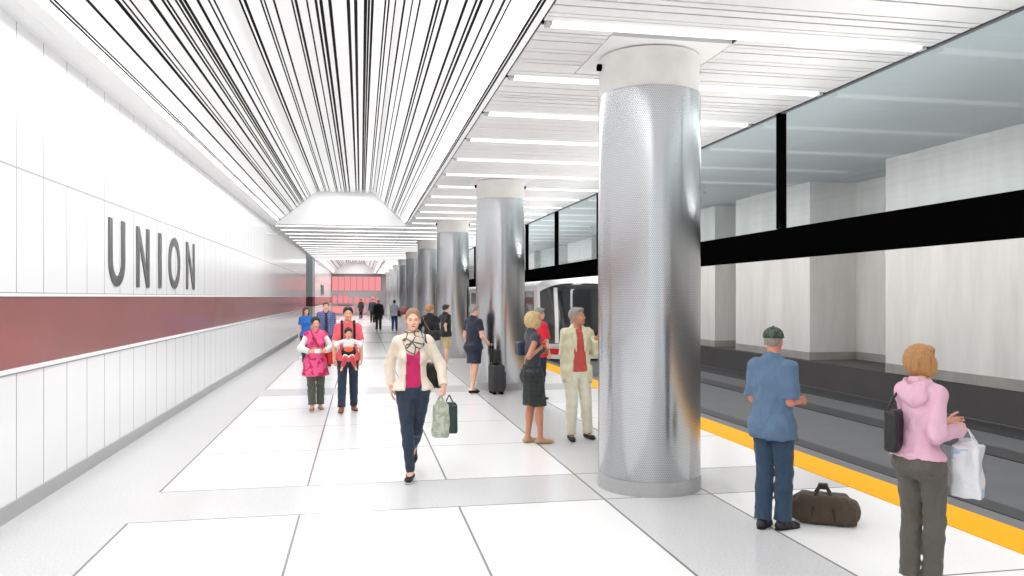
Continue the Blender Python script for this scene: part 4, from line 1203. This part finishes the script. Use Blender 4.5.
# duffel bag on the floor
x, y, _ = at_depth(823, 6.62)
t = Thing('duffel_bag', (x, y), -.56, .93)
K_duf = cloth('brown_canvas', (66, 52, 38), rough=.8); K_dufd = cloth('dark_brown_webbing', (40, 31, 24))
i = t.part('bag', [cube((0, 0, .135), (.165, .075, .075), .055, k=.02), seg((-.20, 0, .12), (.20, 0, .125), .115, .118, k=.03, flat=((0, 1, 0), 1.0), clip=((V3(0, 0, .004), DOWN),))], K_duf, .007, fold=(.008, 22, 1.2), clips=((V3(0, 0, .004), DOWN),))
t.part('end_pocket', [cube((.225, -.01, .10), (.030, .070, .06), .028)], K_duf, .007, fold=(.004, 25, 1), clips=((V3(0, 0, .005), DOWN),))
t.mb('zip', MB().tube([(-.22, 0, .243), (-.1, 0, .247), (.1, 0, .247), (.22, 0, .245)], .006), K_dufd)
for sd in (-1, 1):
    t.part('handle', [seg(a_, b_, .013, .013, k=.01, flat=((0, 1, .2), .5)) for a_, b_ in zip(
        [V3(-.095, sd*.128, .06), V3(-.085, sd*.13, .15), V3(-.075, sd*.10, .235), V3(-.03, sd*.03, .325), V3(.03, sd*.03, .325), V3(.075, sd*.10, .235), V3(.085, sd*.13, .15)],
        [V3(-.085, sd*.13, .15), V3(-.075, sd*.10, .235), V3(-.03, sd*.03, .325), V3(.03, sd*.03, .325), V3(.075, sd*.10, .235), V3(.085, sd*.13, .15), V3(.095, sd*.128, .06)])], K_dufd, .006)
t.part('handle_wrap', [cube((0, 0, .33), (.03, .03, .012), .012)], K_dufd, .006)
t.finish('brown canvas duffel bag on the floor beside the man in the blue shirt', 'bag')

# 13 woman in the pink hoodie
p = Spot(921, 5.13, 32, 1.58)
hP = p.at(957, 428, .04)
f = p.fig('f', hr=hP, hl=p.at(944, 424, .22), pr=(0, .6, -1), pl=(.8, .5, -.6), fl=(.066, .04), fr=(-.062, -.03), head=(-.45, -.05),
          gr=('dir', 1.0, (.2, -.95, .15), (.5, -.1, .8)), gl=('dir', .6, (-.9, -.4, 0), (0, -.3, 1)), near=.006, build=.86)
f.body().face().hair('bob', H_au)
f.pants(cloth('grey_green_trousers', (84, 80, 74), var=.10), inf=.016, flare=.018, waist=.99)
K_hood = cloth('pink_fleece', (216, 172, 190), var=.05)
n = f.nb
f.top(K_hood, name='hoodie', inf=.018, zb=.97, sleeve=1.93, loose=.008, fold=.007, neck=.075,
      extra=())
f.part('hood', [ell(n+V3(0, .078, -.035), (.108, .052, .105), k=.03), ell(n+V3(0, .02, .045), (.100, .085, .042), k=.04), ell(n+V3(0, .050, .075), (.070, .070, .085), k=.02, sub=True)], K_hood, f.res, fold=(.007, 34, 1))
f.part('waistband', [ell((0, .012, .975), (.170, .138, .1), clip=((V3(0, 0, .99), V3(0, 0, 1)), (V3(0, 0, .945), DOWN)))], K_hood, f.res)
f.shoes(K_black, sole=K_black)
f.finish('woman with reddish blonde bob in a pink hoodie and grey trousers seen from behind', 'person')
b = p.thing('shoulder_bag'); c = p.at(897, 431, -.04)
b.part('bag', [cube(c, (.020, .072, .122), .028, rot('Z', .3))], K_leather, .007, fold=(.005, 24, 1))
sh = f.sh[1]+V3(-.045, 0, .075)
b.mb('strap', MB().tube([c+V3(0, -.08, .13), f.sh[1]+V3(.035, -.08, -.10), f.sh[1]+V3(.0, -.04, .045), sh+V3(0, .02, .0), f.sh[1]+V3(.02, .085, -.06), c+V3(0, .08, .13)], .010), K_leather)
b.finish('black shoulder bag on the woman in the pink hoodie', 'bag')
m, nt, bs_ = base_mat('white_plastic_film', (.80, .82, .84), .35)
co, x_, y_, z_ = xyz(nt); bs_.inputs['Transmission Weight'].default_value = .15
nt.links.new(mixc(nt, noise(nt, co, 7).gt(.60), (.82, .83, .86), (.45, .60, .76)), bs_.inputs['Base Color']); bump(nt, bs_, noise(nt, co, 22, 4), .8, .012)
soft_bag(p, 'plastic_bag', hP+V3(-.01, -.05, -.0), .082, .065, .40, m, rz=.3, fl=.016, flare=.28, handle=.05, label='white plastic bag with blue print held by the woman in the pink hoodie', res=.007)

# 14 to 17, far figures
p = Spot(378.5, 44, 8, 1.74)
f = p.fig('m', near=.015, fl=(.08, .12), fr=(-.08, -.16), gl=('down', .9)); f.body().hair('crop', H_gr); f.pants(K_black, inf=.022); f.top(K_black, name='coat', inf=.036, zb=.70, flare=.03, sleeve=1.95); f.shoes(K_black)
f.finish('man in a long black coat walking away down the platform with a briefcase', 'person')
b = p.thing('briefcase'); c = f.wr[1]+V3(.0, -.02, -.26)
b.part('case', [cube(c, (.03, .19, .13), .015)], K_leather, .014)
b.mb('handle', MB().tube([c+V3(0, -.05, .14), c+V3(0, -.04, .18), c+V3(0, .04, .18), c+V3(0, .05, .14)], .010), K_leather)
b.finish('black briefcase carried by the man in the long black coat', 'briefcase')
p = Spot(372.5, 58, 185, 1.76)
f = p.fig('m', near=.018, fl=(.08, .1), fr=(-.08, -.12)); f.body().hair('short', H_bk); f.pants(K_black, inf=.022); f.top(cloth('charcoal_suit', (56, 58, 70)), name='jacket', inf=.034, zb=.80, sleeve=1.95); f.shoes(K_black)
f.finish('man in a charcoal suit far down the platform behind the black coat', 'person')
p = Spot(361, 68, 200, 1.70)
f = p.fig('f', near=.02, fl=(.05, .08), fr=(-.05, -.08), hr=(-.2, -.2, 1.0)); f.body().hair('long', H_bk); f.pants(K_black); f.top(cloth('dark_grey_coat', (48, 46, 48)), name='coat', inf=.034, zb=.66, sleeve=1.95, flare=.03); f.shoes(K_black)
f.finish('farthest figure, woman in a dark coat before the red end wall', 'person')
p = Spot(394.5, 44, 12, 1.72)
f = p.fig('f', near=.015, fl=(.08, .14), fr=(-.08, -.14), skin=M_skin3); f.body().hair('short', H_bk, inf=.016); f.pants(cloth('mid_blue_denim', (52, 72, 120)), inf=.018); f.top(cloth('pale_lilac_shirt', (208, 202, 214)), inf=.024, zb=.88, sleeve=.9, loose=.015); f.shoes(K_black)
f.finish('dark haired person in a pale shirt and blue jeans walking away by the columns', 'person')
b = p.thing('handbag'); c = p.at(399.5, 313.5, -.02)
b.part('bag', [cube(c, (.05, .15, .13), .04)], cloth('maroon_leather', (84, 44, 54), rough=.5), .015)
b.mb('strap', MB().tube([c+V3(0, -.1, .12), f.sh[-1]+V3(-.03, -.08, -.05), f.sh[-1]+V3(.02, 0, .06), f.sh[-1]+V3(-.03, .1, -.05), c+V3(0, .1, .12)], .012), K_leather)
b.finish('maroon shoulder bag of the person in the pale shirt', 'bag')
# 18 mostly hidden behind the woman in the cream jacket
p = Spot(405, 17.5, 60, 1.66)
f = p.fig('f', near=.012, fl=(.08, .0), fr=(-.08, .05)); f.body().face().hair('short', H_mr, inf=.012); f.pants(K_denim); f.top(cloth('grey_cardigan', (150, 146, 148)), inf=.024, zb=.86); f.shoes(K_black)
f.finish('person with maroon hair half hidden behind the woman in the cream jacket', 'person')
